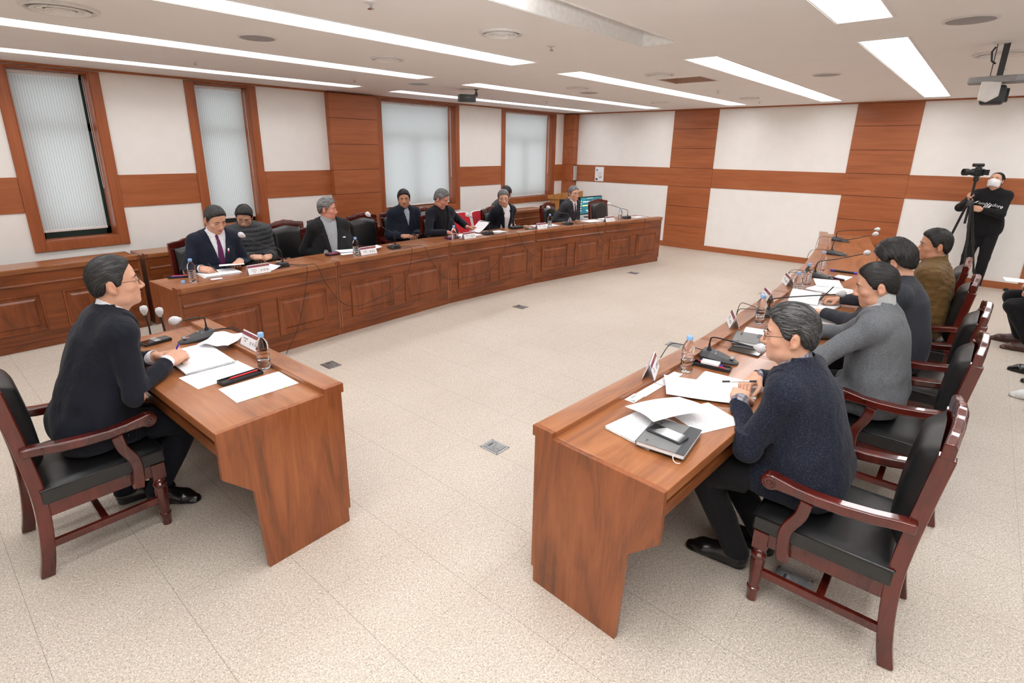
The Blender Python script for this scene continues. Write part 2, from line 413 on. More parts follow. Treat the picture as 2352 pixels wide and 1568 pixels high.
for k, (a, b) in enumerate([(3.852, 4.695), (0.88, 1.717), (-1.46, -0.63)]):
    m = MB(); m.box(BACK_X-0.009, BACK_X-0.0006, a+0.002, b-0.002, 0.1, CEIL-0.0225, mi=1)
    for i in range(len(seams)-1): m.box(BACK_X-0.014, BACK_X-0.001, a, b, seams[i]+0.003, seams[i+1]-0.003)
    struct(m.build('trim_%d' % (4+k), [WALLWOOD, SEAM], bevel=0.0015), ['oak panel strip left of centre on the back wall', 'oak panel strip right of centre on the back wall', 'oak panel strip behind the woman'][k])
struct(MB().box(BACK_X-0.016, BACK_X-0.0006, RIGHT_Y, 6.86, 0, 0.10).build('baseboard_back', WALLWOOD, bevel=0.002))
struct(MB().box(FRONT_X, 4.40, WIN_Y-0.016, WIN_Y-0.0006, 0, 0.10).box(5.2, 10.2, WIN_Y-0.016, WIN_Y-0.0006, 0, 0.10).build('baseboard_left', WALLWOOD_X, bevel=0.002))

# ------------------------------------------------------------------ ceiling with recessed light troughs
STRIPS = []
for y0, y1, xe, xs2 in [(6.20, 6.48, 4.38, 4.99), (4.76, 5.06, 4.31, 5.00), (3.24, 3.54, 4.16, 4.88), (1.86, 2.14, 4.03, 4.79), (0.58, 0.87, 4.05, 4.78), (-0.72, -0.43, 4.05, 4.78), (-2.0, -1.71, 4.05, 4.78)]:
    STRIPS.append((-1.05, xe, y0, y1)); STRIPS.append((xs2, 9.885, y0, y1))
HATCH = (5.93, 6.41, 2.45, 2.93)
HOLES = STRIPS+[HATCH]
xs = sorted({FRONT_X, BACK_X, *[v for h in HOLES for v in h[:2]]}); ys = sorted({RIGHT_Y, WIN_Y, *[v for h in HOLES for v in h[2:]]})
vid = {}; V = []; F = []
def vv(x, y):
    if (x, y) not in vid: vid[(x, y)] = len(V); V.append((x, y, CEIL))
    return vid[(x, y)]
for i in range(len(xs)-1):
    for j in range(len(ys)-1):
        cx_, cy_ = (xs[i]+xs[i+1])/2, (ys[j]+ys[j+1])/2
        if any(h[0] < cx_ < h[1] and h[2] < cy_ < h[3] for h in HOLES): continue
        F.append((vv(xs[i], ys[j]), vv(xs[i], ys[j+1]), vv(xs[i+1], ys[j+1]), vv(xs[i+1], ys[j])))
m = MB(); m.add(V, F); m.add([(x, y, z+0.02) for x, y, z in V], [f[::-1] for f in F])
struct(m.build('ceiling', CEILM))
struct(MB().box(FRONT_X, BACK_X, RIGHT_Y, WIN_Y, CEIL+0.29, CEIL+0.33).build('ceiling_slab', CEILM))
names = ['nearest the windows', 'second from the windows', 'third from the windows', 'fourth from the windows', 'fifth from the windows', 'sixth from the windows', 'farthest from the windows']
for k, (x0, x1, y0, y1) in enumerate(STRIPS):
    row = names[k//2]; half = 'near half of the room' if k % 2 == 0 else 'half by the back wall'
    t = thing('ceiling_light', 'long recessed ceiling light %s, in the %s' % (row, half), 'ceiling light', ((x0+x1)/2, (y0+y1)/2, CEIL), group='recessed ceiling lights')
    lx, ly = (x1-x0)/2, (y1-y0)/2; d = 0.14
    m = MB()
    m.box(-lx, -lx+0.006, -ly, ly, 0, d); m.box(lx-0.006, lx, -ly, ly, 0, d); m.box(-lx, lx, -ly, -ly+0.006, 0, d); m.box(-lx, lx, ly-0.006, ly, 0, d)
    m.box(-lx, lx, -ly, ly, d, d+0.01)
    e = 0.012
    m.box(-lx-e, -lx, -ly-e, ly+e, -0.004, 0); m.box(lx, lx+e, -ly-e, ly+e, -0.004, 0); m.box(-lx, lx, -ly-e, -ly, -0.004, 0); m.box(-lx, lx, ly, ly+e, -0.004, 0)
    m.build('housing', HOUSING, t)
    # lit diffuser panels (the fourth trough has its last panel switched off)
    xa, xb = -lx+0.01, lx-0.01
    if k == 6: xb = lx-1.55
    MB().box(xa, xb, -ly+0.01, ly-0.01, d-0.02, d-0.012).build('diffuser', LAMP, t)
    if k == 6: MB().box(xb+0.01, lx-0.01, -ly+0.01, ly-0.01, d-0.02, d-0.012).build('unlit_diffuser', HOUSING, t)

# ceiling fittings
def diffuser(x, y, r, label):
    t = thing('ceiling_air_vent', label, 'air vent', (x, y, CEIL), group='round ceiling air vents')
    m = MB(); m.lathe([(r, -0.0005), (r*0.99, -0.012), (r*0.9, -0.016), (r*0.86, -0.006), (r*0.84, -0.0005)], 36); m.build('rim', WHITEP, t, smooth=40)
    m = MB()
    for q in (0.74, 0.56, 0.38): m.lathe([(r*(q-0.1), -0.004), (r*q, -0.020), (r*(q+0.02), -0.017), (r*(q-0.06), -0.002)], 32)
    m.lathe([(1e-6, -0.022), (r*0.2, -0.018), (r*0.22, -0.004)], 24); m.build('cone', HOUSING, t, smooth=40)
    MB().lathe([(1e-6, -0.0012), (r*0.84, -0.0008)], 32).build('duct', GREYP, t)
VL = ['round ceiling vent at the top left corner of the room view', 'round ceiling vent between the third and fourth light rows, near half', 'round ceiling vent between the second and third light rows, near half', 'round ceiling vent beside the open ceiling hatch',
      'round ceiling vent beyond the second light row, middle of the far half', 'small round ceiling vent between the second and third light rows by the back wall', 'faint round ceiling vent between the third and fourth light rows by the back wall', 'round ceiling vent by the hanging camera bracket']
for (x, y, r), l in zip([(0.92, 4.18, 0.19), (3.0, 2.64, 0.15), (3.2, 4.14, 0.15), (5.55, 2.72, 0.15), (6.1, 4.08, 0.15), (8.69, 4.22, 0.14), (8.71, 2.83, 0.14), (5.98, 0.09, 0.19)], VL): diffuser(x, y, r, l)
for (x, y), l in zip([(2.04, 4.13), (4.63, 4.81+0.6), (4.41, 0.25), (6.55, 1.41), (6.71, 4.3)], ['flat round ceiling speaker above the navy suit man', 'small flat ceiling speaker near the gap between the light rows', 'flat ceiling speaker between the two fifth row lights', 'flat ceiling speaker between the fourth and fifth light rows', 'small flat ceiling speaker beside a far air vent']):
    t = tag(MB().lathe([(0.125, -0.0005), (0.124, -0.006), (0.112, -0.008), (1e-6, -0.009)], 36).build('ceiling_speaker', GREYP, None, (x, y, CEIL), smooth=30), l, 'speaker', 'round ceiling speakers')
    MB().lathe([(0.125, -0.007), (0.134, -0.006), (0.136, -0.0005)], 36).build('rim', WHITEP, t, smooth=40)
for (x, y), l in zip([(1.96, 2.66), (2.2, 5.7), (3.85, 5.6), (3.58, 2.65), (7.39, 2.8), (7.54, 5.64), (9.31, 2.87), (7.1, 0.09)],
        ['sprinkler head at the top edge above the near desks', 'sprinkler head above the narrow windows', 'sprinkler head near the oak pier', 'sprinkler head beside the fourth row light', 'sprinkler head beyond the open hatch', 'sprinkler head near the far corner window', 'sprinkler head close to the back wall', 'sprinkler head behind the hanging camera']):
    t = thing('sprinkler', l, 'sprinkler', (x, y, CEIL), group='ceiling sprinklers')
    MB().lathe([(0.036, -0.0005), (0.034, -0.006), (0.014, -0.012), (0.012, -0.0121)], 20).build('rose', WHITEP, t, smooth=40)
    MB().lathe([(0.008, -0.012), (0.008, -0.03), (0.018, -0.034), (0.018, -0.037), (1e-6, -0.038)], 14).build('head', CHROME, t, smooth=40)
t = thing('ceiling_hatch', 'open square ceiling hatch between the third and fourth light rows', 'ceiling hatch', ((HATCH[0]+HATCH[1])/2, (HATCH[2]+HATCH[3])/2, CEIL))
hx = 0.24; m = MB(); m.box(-hx, -hx+0.005, -hx, hx, 0, 0.2); m.box(hx-0.005, hx, -hx, hx, 0, 0.2); m.box(-hx, hx, -hx, -hx+0.005, 0, 0.2); m.box(-hx, hx, hx-0.005, hx, 0, 0.2)
m.build('shaft', plain('wood reflection on hatch board', rgb(196, 164, 144), 0.7), t); MB().box(-hx, hx, -hx, hx, 0.2, 0.21).build('cover_panel', plain('wood reflection on hatch board', rgb(196, 164, 144), 0.7), t)  # brown reflection of the wood is put into the lining's colour
m = MB(); e = 0.015; m.box(-hx-e, -hx, -hx-e, hx+e, -0.004, 0); m.box(hx, hx+e, -hx-e, hx+e, -0.004, 0); m.box(-hx, hx, -hx-e, -hx, -0.004, 0); m.box(-hx, hx, hx, hx+e, -0.004, 0); m.build('frame', WHITEP, t)

# black box camera under the ceiling
t = thing('box_camera', 'black box camera hanging from the ceiling before the window wall', 'camera', (5.42, 5.33, CEIL), rotz=-0.5)
m = MB(); m.box(-0.14, 0.08, -0.055, 0.055, -0.16, -0.07); m.build('body', BLACKP, t, bevel=0.006)
v_, f_ = text_mesh('SAMSUNG', 0.016); MB().add(v_, f_, TR(-0.03, -0.0556, -0.11) @ RX(math.pi/2)).build('lettering', GREYP, t)
MB().lathe([(0.03, 0), (0.03, -0.008), (0.008, -0.01), (0.008, -0.03)], 14, TR(0.10, 0, 0)).tube([(0.10, 0, -0.02), (0.10, 0, -0.06), (0.07, 0, -0.075)], 0.012, 8).build('bracket', BLACKP, t, smooth=40)
MB().box(0.085, 0.115, -0.02, 0.02, -0.09, -0.045).build('joint', BLACKP, t, bevel=0.004)

# large pan tilt camera on a ceiling pole
t = thing('dome_camera', 'grey pan and tilt camera hanging from a ceiling bracket above the woman', 'camera', (5.38, 0.09, CEIL), rotz=math.radians(180))
MB().lathe([(0.05, -0.0005), (0.048, -0.012), (0.02, -0.016)], 20).build('ceiling_plate', WHITEP, t, smooth=40)
MB().box(-0.012, 0.012, -0.035, -0.03, -0.22, -0.012).box(-0.016, 0.016, 0.0, 0.035, -0.24, -0.012).tube([(0.0, -0.04, -0.03), (0.0, -0.055, -0.06), (0.0, -0.045, -0.12), (0, -0.02, -0.14)], 0.006, 8).build('bracket', DARKP, t)
m = MB(); m.prism([(-0.15, -0.06), (0.11, -0.10), (0.17, -0.08), (0.17, 0.08), (0.11, 0.10), (-0.15, 0.06)], -0.27, -0.225, 2, RZ(math.pi/2)); m.build('mounting_base', GREYP, t, bevel=0.012)
m = MB(); m.prism([(0.04, -0.26), (0.04, -0.36), (-0.02, -0.40), (-0.07, -0.38), (-0.07, -0.26)], -0.105, -0.09, 0).prism([(0.04, -0.26), (0.04, -0.36), (-0.02, -0.40), (-0.07, -0.38), (-0.07, -0.26)], 0.065, 0.08, 0); m.build('yoke_arm', WHITEP, t, bevel=0.006)
m = MB(); m.box(-0.088, 0.063, -0.06, 0.075, -0.41, -0.285); hd = m.build('camera_head', DARKP, t, bevel=0.02, seg=3)
MB().lathe([(0.048, 0), (0.046, 0.016), (0.036, 0.018), (0.034, 0.004), (1e-6, 0.008)], 24, TR(0.0+0.02, 0.0, 0) @ TR(-0.03, 0.075, -0.35) @ RX(-math.pi/2)).build('lens', BLACKP, hd, smooth=40)

# things fixed to the walls
t = tag(MB().box(-0.006, 0, -0.108, 0.108, -0.15, 0.15).build('framed_notice', WHITEP, None, (BACK_X-0.0085, 6.27, 1.353), bevel=0.002), 'white framed notice on the oak band of the back wall', 'notice')
MB().box(-0.0068, -0.006, -0.095, 0.095, -0.137, 0.137).build('sheet', BLANK, t)
m = MB()
m.box(-0.0075, -0.0068, 0.04, 0.075, 0.065, 0.10, mi=0); m.box(-0.0075, -0.0068, 0.035, 0.085, -0.125, -0.09, mi=1)
for q in range(4): m.box(-0.0075, -0.0068, -0.06, 0.06-0.02*(q % 2), 0.03-q*0.028, 0.036-q*0.028, mi=2)
m.box(-0.0075, -0.0068, -0.06, -0.04, -0.07, -0.05, mi=1); m.box(-0.0075, -0.0068, -0.03, -0.01, -0.085, -0.06, mi=1)
m.build('print', [plain('blue print', rgb(70, 110, 210), 0.6), INK, GREYP], t)
t = tag(MB().box(-0.055, 0.055, -0.025, 0, -0.15, 0.15).build('wall_control_panel', plain('grey panel', rgb(206, 204, 206), 0.5), None, (10.28, 6.8565, 1.353), bevel=0.004), 'grey control panel on the oak pier in the corner', 'control panel')
MB().box(0.045, 0.068, -0.03, -0.0, 0.0, 0.04).build('key_tag', plain('yellow tag', rgb(206, 160, 40), 0.5), t)
t = tag(MB().lathe([(0.03, 0), (0.03, 0.025), (0.022, 0.04), (1e-6, 0.044)], 16).build('door_stopper', BLACKP, None, (10.245, -0.52, 0), smooth=40), 'small black rubber stopper on the floor by the skirting', 'door stopper')
# floor boxes
def floorbox(x, y, label, lit=False, dark=False):
    t = thing('floor_socket', label, 'floor socket', (x, y, 0), group='metal floor sockets')
    MB().box(-0.062, 0.062, -0.076, 0.076, 0, 0.004).build('plate', STEEL, t, bevel=0.001)
    MB().box(-0.048, 0.048, -0.058, 0.058, 0.004, 0.0065).build('lid', plain('worn steel lid', rgb(150, 152, 154), 0.4, metal=0.7, var=0.25, nscale=40), t, bevel=0.001)
    m = MB()
    for sx in (-1, 1):
        for sy in (-1, 1): m.lathe([(0.004, 0.004), (0.004, 0.0052), (1e-6, 0.0055)], 8, TR(sx*0.055, sy*0.068, 0))
    m.box(-0.02, 0.02, 0.028, 0.04, 0.0065, 0.0072); m.build('screws', DARKP, t)
for x, y, l in [(2.30, 2.05, 'worn metal floor socket in front of the near right desk'), (2.34, 4.04, 'metal floor socket with a cable lead beyond the near left desk'), (4.91, 3.97, 'metal floor socket in the middle of the left tile field'), (7.6, 3.88, 'metal floor socket farthest along the left row of desks'),
                (4.925, 2.0, 'metal floor socket showing above the first right desk'), (7.69, 1.94, 'metal floor socket behind the far name plate, right desks'), (2.354, 0.297, 'metal floor socket under the chair of the tweed jacket man')]: floorbox(x, y, l)

# ------------------------------------------------------------------ desks
DD = 0.595
def make_desk(name, label, cat, A, B, sA=0.0, sB=0.0, depth=DD, group=None):
    """front top edge from A to B (plan points), room side is to the right of A->B; sA, sB: how much each end splays at the rear"""
    A, B = Vector((*A, 0)), Vector((*B, 0)); L = (B-A).length; ang = math.atan2(B.y-A.y, B.x-A.x)
    t = thing(name, label, cat, A, ang, group)
    g = 0.002
    # local: x along the desk, y = depth away from the front face
    def xs(y): return (g-sA*y/DD, L-g+sB*y/DD)
    def slab(y0, y1, z0, z1, i0=0.0, i1=0.0, m=None):
        a0, b0 = xs(y0); a1, b1 = xs(y1)
        return (m or MB()).hexa([(a0+i0, y0, z0), (b0-i1, y0, z0), (b1-i1, y1, z0), (a1+i0, y1, z0), (a0+i0, y0, z1), (b0-i1, y0, z1), (b1-i1, y1, z1), (a1+i0, y1, z1)])
    slab(0.10, depth, 0.70, 0.742, 0.0242, 0.0242).build('desk_top', WOOD_TOP, t, bevel=0.003)
    m = MB(); slab(0.0, 0.104, 0.722, 0.768, 0.0242, 0.0242, m=m); m.build('front_ledge', WOOD_TOP, t, bevel=0.004)
    # end panels with the stepped outline
    for e in (0, 1):
        poly = [(0.0, 0.768), (0.0, 0.722), (0.014, 0.7215), (0.014, 0.078), (0.026, 0.075), (0.026, 0.0), (min(0.455, depth-0.03), 0.0), (min(0.475, depth-0.02), 0.415), (depth, 0.53), (depth, 0.7425), (0.104, 0.7425), (0.104, 0.768)]
        vs = []
        for k in (0, 1):
            for y, z in poly:
                a, b = xs(y); x = (a if e == 0 else b); vs.append((x+(0.024*k if e == 0 else -0.024*k), y, z))
        n = len(poly); fs = [tuple(range(n)), tuple(range(n, 2*n))]+[(i, (i+1) % n, n+(i+1) % n, n+i) for i in range(n)]
        MB().add(vs, fs).build('end_panel', WOOD_Z, t, bevel=0.002)
    # moulded front
    m = MB(); slab(0.016, 0.032, 0.075, 0.7215, 0.0245, 0.0245, m)
    x0, x1 = 0.03, L-0.03
    m.prism([(0.0155, 0.600), (0.006, 0.606), (0.004, 0.615), (0.010, 0.624), (0.0155, 0.63)], x0, x1, 0)
    fr = m.build('front_panel', WOOD_FRONT, t, bevel=0.001)
    slab(0.028, 0.04, 0.0, 0.0745, 0.0245, 0.0245).build('plinth', WOOD_FRONT, t)
    for i in (0, 1):
        c = L*(0.27 if i == 0 else 0.73); hw, zb, zt = L*0.18, 0.165, 0.525
        m = MB(); w = 0.03
        P = lambda k, y: [(c-hw+k, y, zb+k), (c+hw-k, y, zb+k), (c+hw-k, y, zt-k), (c-hw+k, y, zt-k)]
        rings = [P(0, 0.0158), P(0.004, 0.004), P(0.016, 0.003), P(0.024, 0.0145), P(0.050, 0.0145), P(0.066, 0.004), P(0.072, 0.003), P(0.09, 0.003)]
        vs = [p for r in rings for p in r]; fs = [(r*4+j, r*4+(j+1) % 4, r*4+4+(j+1) % 4, r*4+4+j) for r in range(len(rings)-1) for j in range(4)]
        fs.append(tuple(range((len(rings)-1)*4, len(rings)*4))); m.add(vs, fs); m.build('raised_panel', WOOD_FRONTZ, t)
    # shelf on the seat side
    m = MB(); slab(0.14, depth-0.03, 0.618, 0.634, 0.0245, 0.0245, m); slab(depth-0.05, depth-0.03, 0.585, 0.6175, 0.0245, 0.0245, m)
    m.build('shelf', WOOD_X, t, bevel=0.002)
    slab(0.14, 0.155, 0.45, 0.6995, 0.0245, 0.0245).build('modesty_panel', WOOD_X, t)
    return t
# chairman's desk, faces +x : front runs so that the seat side (-x) lies to its left
make_desk('conference_desk', 'short desk at which the glasses man in the dark suit sits', 'desk', (1.288, 2.123), (1.262, 3.66), 0, 0, group='conference desks')
LA = [(1.40, 4.60), (2.87, 4.66), (4.42, 4.69), (5.96, 4.57), (7.40, 4.31), (8.76, 4.01)]
RA = [(1.578, 1.20), (3.12, 1.105), (4.67, 1.124), (6.07, 1.215), (7.46, 1.377), (8.775, 1.64)]
def angs(P):
    d = [math.atan2(P[i+1][1]-P[i][1], P[i+1][0]-P[i][0]) for i in range(len(P)-1)]
    return d
LL = ['panelled desk of the man in navy suit and purple tie', 'panelled desk of the man in the grey turtleneck', 'panelled desk of the grey haired man reading papers', 'panelled desk of the man in glasses and open collar', 'panelled desk nearest the back wall, left row']
RL = ['nearest right desk, with the grey notebook and loose papers on it', 'second right desk, with the grey blazer man', 'third right desk, with spread papers and black pen', 'fourth right desk, with two microphones on it', 'right desk closest to the back wall']
d = angs(LA)
for i in range(5):
    sa = math.tan((d[i-1]-d[i])/2)*DD if i > 0 else 0; sb = math.tan((d[i]-d[i+1])/2)*DD if i < 4 else 0
    make_desk('conference_desk', LL[i], 'desk', LA[i], LA[i+1], sa, sb, group='conference desks')
d = angs(RA)
for i in range(5):           # right row runs the other way so that its front faces the windows
    sb = math.tan((d[i]-d[i-1])/2)*DD if i > 0 else 0; sa = math.tan((d[i+1]-d[i])/2)*DD if i < 4 else 0
    make_desk('conference_desk', RL[i], 'desk', RA[i+1], RA[i], sa, sb, group='conference desks')
CB = ['low panelled cabinet under the window nearest the camera', 'low panelled cabinet behind the man in the navy suit', 'low panelled cabinet behind the empty chairs', 'low panelled cabinet reaching past the oak pier']
for (a, b), l in zip([(0.14, 1.655), (1.70, 3.2), (3.215, 4.2), (4.215, 5.25)], CB):
    make_desk('side_cabinet', l, 'cabinet', (a, 6.385), (b, 6.385), 0, 0, 0.5, group='low cabinets along the window wall')
make_desk('side_cabinet', 'low cabinet at the left edge of the view', 'cabinet', (-1.38, 6.385), (0.13, 6.385), 0, 0, 0.5, group='low cabinets along the window wall')
make_desk('side_table', 'low panelled table behind the glasses man with open collar', 'table', (7.56, 6.33), (8.6, 6.22), 0, 0, 0.52)

# ------------------------------------------------------------------ executive chairs
def sweep_rect(m, path, w, d, axis_w=(1, 0, 0)):
    """rectangular section along a path in the y,z plane; w across x, d list of depths"""
    P = [Vector(p) for p in path]; k = len(P); vs = []
    for i, p in enumerate(P):
        t_ = (P[min(i+1, k-1)]-P[max(i-1, 0)]).normalized(); n_ = Vector((1, 0, 0)).cross(t_).normalized(); dd = d[i] if isinstance(d, list) else d
        for sx, sn in ((-1, -1), (1, -1), (1, 1), (-1, 1)): vs.append(p+Vector((sx*w/2, 0, 0))+n_*sn*dd/2)
    fs = [(i*4+j, i*4+(j+1) % 4, i*4+4+(j+1) % 4, i*4+4+j) for i in range(k-1) for j in range(4)]+[(3, 2, 1, 0), tuple(range(k*4-4, k*4))]
    return m.add(vs, fs)
def make_chair(label):
    t = thing('executive_chair', label, 'chair', group='mahogany armchairs')
    for s in (-1, 1):
        m = MB(); M_ = TR(s*0.225, 0.222, 0)
        m.lathe([(0.021, 0), (0.024, 0.05), (0.026, 0.056), (0.026, 0.066), (0.022, 0.07), (0.029, 0.20), (0.024, 0.215), (0.03, 0.228), (0.03, 0.236), (0.022, 0.246), (0.028, 0.262), (0.02, 0.272)], 18, M_)
        m.box(-0.028, 0.028, -0.028, 0.028, 0.27, 0.352, M_)
        m.build('leg', MAHOG, t, smooth=35)
    path = [(0, -0.262, 0), (0, -0.242, 0.10), (0, -0.226, 0.25), (0, -0.222, 0.40), (0, -0.232, 0.55), (0, -0.25, 0.72), (0, -0.272, 0.90)]
    for s in (-1, 1):
        sp = smooth_path(path, 4); m = MB(); sweep_rect(m, [(s*0.222, p.y, p.z) for p in sp], 0.042, 0.052)
        m.build('leg', MAHOG, t, bevel=0.006)
    m = MB()
    for s in (-1, 1): m.box(s*0.225-0.014, s*0.225+0.014, -0.20, 0.20, 0.285, 0.352)
    m.box(-0.2, 0.2, 0.205, 0.24, 0.285, 0.352).box(-0.2, 0.2, -0.235, -0.205, 0.285, 0.352)
    m.build('seat_frame', MAHOG, t, bevel=0.004)
    m = MB()
    for s in (-1, 1): m.box(s*0.225-0.012, s*0.225+0.012, -0.23, 0.21, 0.13, 0.165)
    m.box(-0.215, 0.215, -0.03, 0.0, 0.132, 0.162); m.build('stretcher', MAHOG, t, bevel=0.004)
    # cushion: crowned top with piping
    def cush(u, v):
        x = (u-0.5)*0.50; y = -0.215+v*0.475
        e = min(1, min(u, 1-u)*14)*min(1, min(v, 1-v)*14); e = e**0.5
        return (x, y, 0.418+0.014*e+0.022*math.sin(math.pi*u)*math.sin(math.pi*v))
    m = MB(); m.grid(cush, 22, 22, thick=0.0); m.box(-0.25, 0.25, -0.215, 0.26, 0.353, 0.4185)
    sc = m.build('seat', LEATHER, t, smooth=50, bevel=0.006)
    pp = [(-0.25, -0.215, 0.42), (0.25, -0.215, 0.42), (0.25, 0.26, 0.42), (-0.25, 0.26, 0.42), (-0.25, -0.215, 0.42)]
    MB().tube(pp, 0.005, 6).build('piping', LEATHER, sc, smooth=60)
    # back pad
    def pad(u, v):
        x = (u-0.5)*0.395; z = 0.485+v*(0.415+0.03*math.sin(math.pi*u)**2)
        y0 = -0.19-0.036*((z-0.45)/0.45)**1.2
        e = (min(1, min(u, 1-u)*9)*min(1, min(v, 1-v)*9))**0.5
        return (x, y0-0.022+0.052*e+0.012*math.sin(math.pi*u)*math.sin(math.pi*v), z)
    m = MB(); m.grid(pad, 22, 22); b = len(m.v)
    bk = lambda u, v: (pad(u, v)[0], pad(u, v)[1]*0+(-0.242-0.038*((pad(u, v)[2]-0.45)/0.45)), pad(u, v)[2])
    m.grid(bk, 12, 12)
    pd = m.build('backrest', LEATHER, t, smooth=50)
    # crest rail, curved in plan and in outline
    m = MB(); N = 24; vs = []
    for i in range(N+1):
        u = i/N; x = (u-0.5)*0.49; crest = 0.955+0.038*math.sin(math.pi*u)**2.2+0.006*math.sin(math.pi*u*5)**2
        low = 0.895+0.028*math.sin(math.pi*u)**2; bow = -0.014*math.sin(math.pi*u)
        for y, z in ((-0.246, low), (-0.248, crest-0.012), (-0.254, crest), (-0.278, crest-0.002), (-0.286, crest-0.016), (-0.284, low)): vs.append((x, y+bow-0.004, z))
    fs = [(i*6+j, i*6+(j+1) % 6, i*6+6+(j+1) % 6, i*6+6+j) for i in range(N) for j in range(6)]+[tuple(range(6))[::-1], tuple(range(N*6, N*6+6))]
    m.add(vs, fs); m.build('crest_rail', MAHOG, t, smooth=50, bevel=0.003)
    m = MB()
    for q in (-1, 1):
        for k_ in range(3): m.tube(smooth_path([(q*(0.03+k_*0.045), -0.276, 0.928+0.012*(2-k_)/2), (q*(0.05+k_*0.045), -0.278, 0.948-0.006*k_), (q*(0.07+k_*0.045), -0.274, 0.930)], 4), 0.005, 6)
    m.ball((0, -0.274, 0.955), (0.018, 0.014, 0.014), 10); m.build('carving', MAHOG, t, smooth=60)
    for s in (-1, 1):
        # armrest: side outline with a scroll at the front
        top = [(-0.245, 0.640), (-0.20, 0.636), (-0.12, 0.622), (-0.03, 0.612), (0.06, 0.609), (0.13, 0.614), (0.18, 0.624), (0.21, 0.630)]
        cen = (0.222, 0.596); sc_ = [(cen[0]+0.036*math.cos(a), cen[1]+0.034*math.sin(a)) for a in [math.radians(80-20*i) for i in range(12)]]
        bot = [(0.185, 0.572), (0.14, 0.572), (0.06, 0.566), (-0.03, 0.568), (-0.12, 0.578), (-0.20, 0.594), (-0.245, 0.598)]
        xo = s*0.243
        m = MB(); m.prism(top+sc_+bot, xo-0.026, xo+0.026, 0)
        ar = m.build('armrest', MAHOG, t, smooth=35, bevel=0.009, seg=3)
        m = MB()
        for r in (0.021, 0.010):
            ring = [(xo+0.0268*q, cen[0]+r*math.cos(a), cen[1]+r*math.sin(a)) for q in (1,) for a in [2*math.pi*i/16 for i in range(17)]]; m.tube(ring, 0.0028, 6)
            ring = [(xo-0.0268, cen[0]+r*math.cos(a), cen[1]+r*math.sin(a)) for a in [2*math.pi*i/16 for i in range(17)]]; m.tube(ring, 0.0028, 6)
        m.build('scroll', MAHOG, ar, smooth=60)
        sup = smooth_path([(0, 0.085, 0.568), (0, 0.098, 0.50), (0, 0.135, 0.42), (0, 0.138, 0.34), (0, 0.128, 0.272)], 5)
        m = MB(); sweep_rect(m, [(s*0.257, p.y, p.z) for p in sup], 0.030, 0.046); m.build('arm_support', MAHOG, t, bevel=0.005)
    return t
chair0 = make_chair('empty chair template')
_used = [False]
def put_chair(label, x, y, face):          # face: direction the sitter looks, degrees from +x
    rz = math.radians(face-90)
    if not _used[0]:
        _used[0] = True; chair0.location = (x, y, 0); chair0.rotation_euler = (0, 0, rz); chair0['label'] = label; return chair0
    return dup(chair0, label, (x, y, 0), rz)
put_chair('mahogany chair under the man in tweed jacket, nearest right chair', 2.36, 0.185, 90)
put_chair('mahogany chair under the glasses man in dark suit at the left', 0.41, 3.03, 0)
put_chair('mahogany chair under the man in the grey blazer', 3.475, 0.13, 90)
put_chair('mahogany chair under the man in the charcoal sweater', 4.29, 0.12, 90)
put_chair('mahogany chair under the man in the brown quilted jacket', 5.25, 0.185, 90)
put_chair('empty mahogany chair just beyond the brown jacket man', 6.1, 0.25, 90)
put_chair('empty mahogany chair whose top shows left of the brown jacket head', 8.15, 0.52, 90)
put_chair('mahogany chair under the man in navy suit and purple tie', 1.98, 5.49, -90)
put_chair('mahogany chair under the man in the grey turtleneck', 3.36, 5.50, -90)
put_chair('mahogany chair under the grey haired man reading papers', 5.15, 5.52, -90)
put_chair('mahogany chair under the man in glasses and open collar', 6.30, 5.44, -92)
put_chair('mahogany chair under the man in the grey suit by the monitor', 7.55, 5.26, -82)
put_chair('empty mahogany chair in front of the computer monitor', 8.66, 5.0, -100)
put_chair('mahogany chair under the man in the black puffer jacket', 2.66, 6.075, -90)
put_chair('empty mahogany chair right of the black puffer jacket man', 3.215, 6.075, -90)
put_chair('wooden backed chair showing behind the turtleneck man', 3.77, 6.075, -90)
put_chair('empty mahogany chair right of the turtleneck man', 4.325, 6.075, -90)
put_chair('mahogany chair under the man in the navy zip jacket', 4.88, 6.075, -90)
put_chair('mahogany chair whose crest shows beside the zip jacket man', 5.46, 6.075, -90)

# red stacking chairs by the window
RED = plain('red fabric', rgb(196, 26, 44), 0.75, bump=0.2)
def red_chair(label, x, y):
    t = thing('red_chair', label, 'chair', (x, y, 0), math.pi, 'red meeting chairs')
    def back(u, v):
        a = (u-0.5)*2; wv = 0.205*(0.86+0.14*math.sin(math.pi*(0.25+v*0.6)))
        return (a*wv, -0.20-0.10*v-0.02*math.cos(a*1.5), 0.47+0.34*v-0.05*max(0, abs(a)-0.6)*(v > 0.9))
    m = MB(); m.grid(back, 12, 10); b0 = m.v[:]; m.grid(lambda u, v: (back(u, v)[0], back(u, v)[1]-0.035, back(u, v)[2]), 12, 10)
    m.build('backrest', RED, t, smooth=60)
    rim = [back(0, v/8) for v in range(9)]+[back(u/8, 1) for u in range(1, 9)]+[back(1, 1-v/8) for v in range(1, 9)]
    MB().tube([(p[0], p[1]-0.018, p[2]) for p in rim], 0.017, 8).build('frame', WHITEP, t, smooth=60)
    MB().box(-0.2, 0.2, -0.2, 0.24, 0.40, 0.46).build('seat', RED, t, bevel=0.025, seg=3)
    for sx in (-1, 1):
        for sy in (-1, 1): MB().tube([(sx*0.185, sy*0.2, 0.41), (sx*0.195, sy*0.23, 0)], 0.012, 8).build('leg', CHROME, t, smooth=60)
red_chair('leftmost red chair, half hidden by the reading man', 5.97, 6.22)
red_chair('red chair in full view between two seated men', 6.42, 6.24)
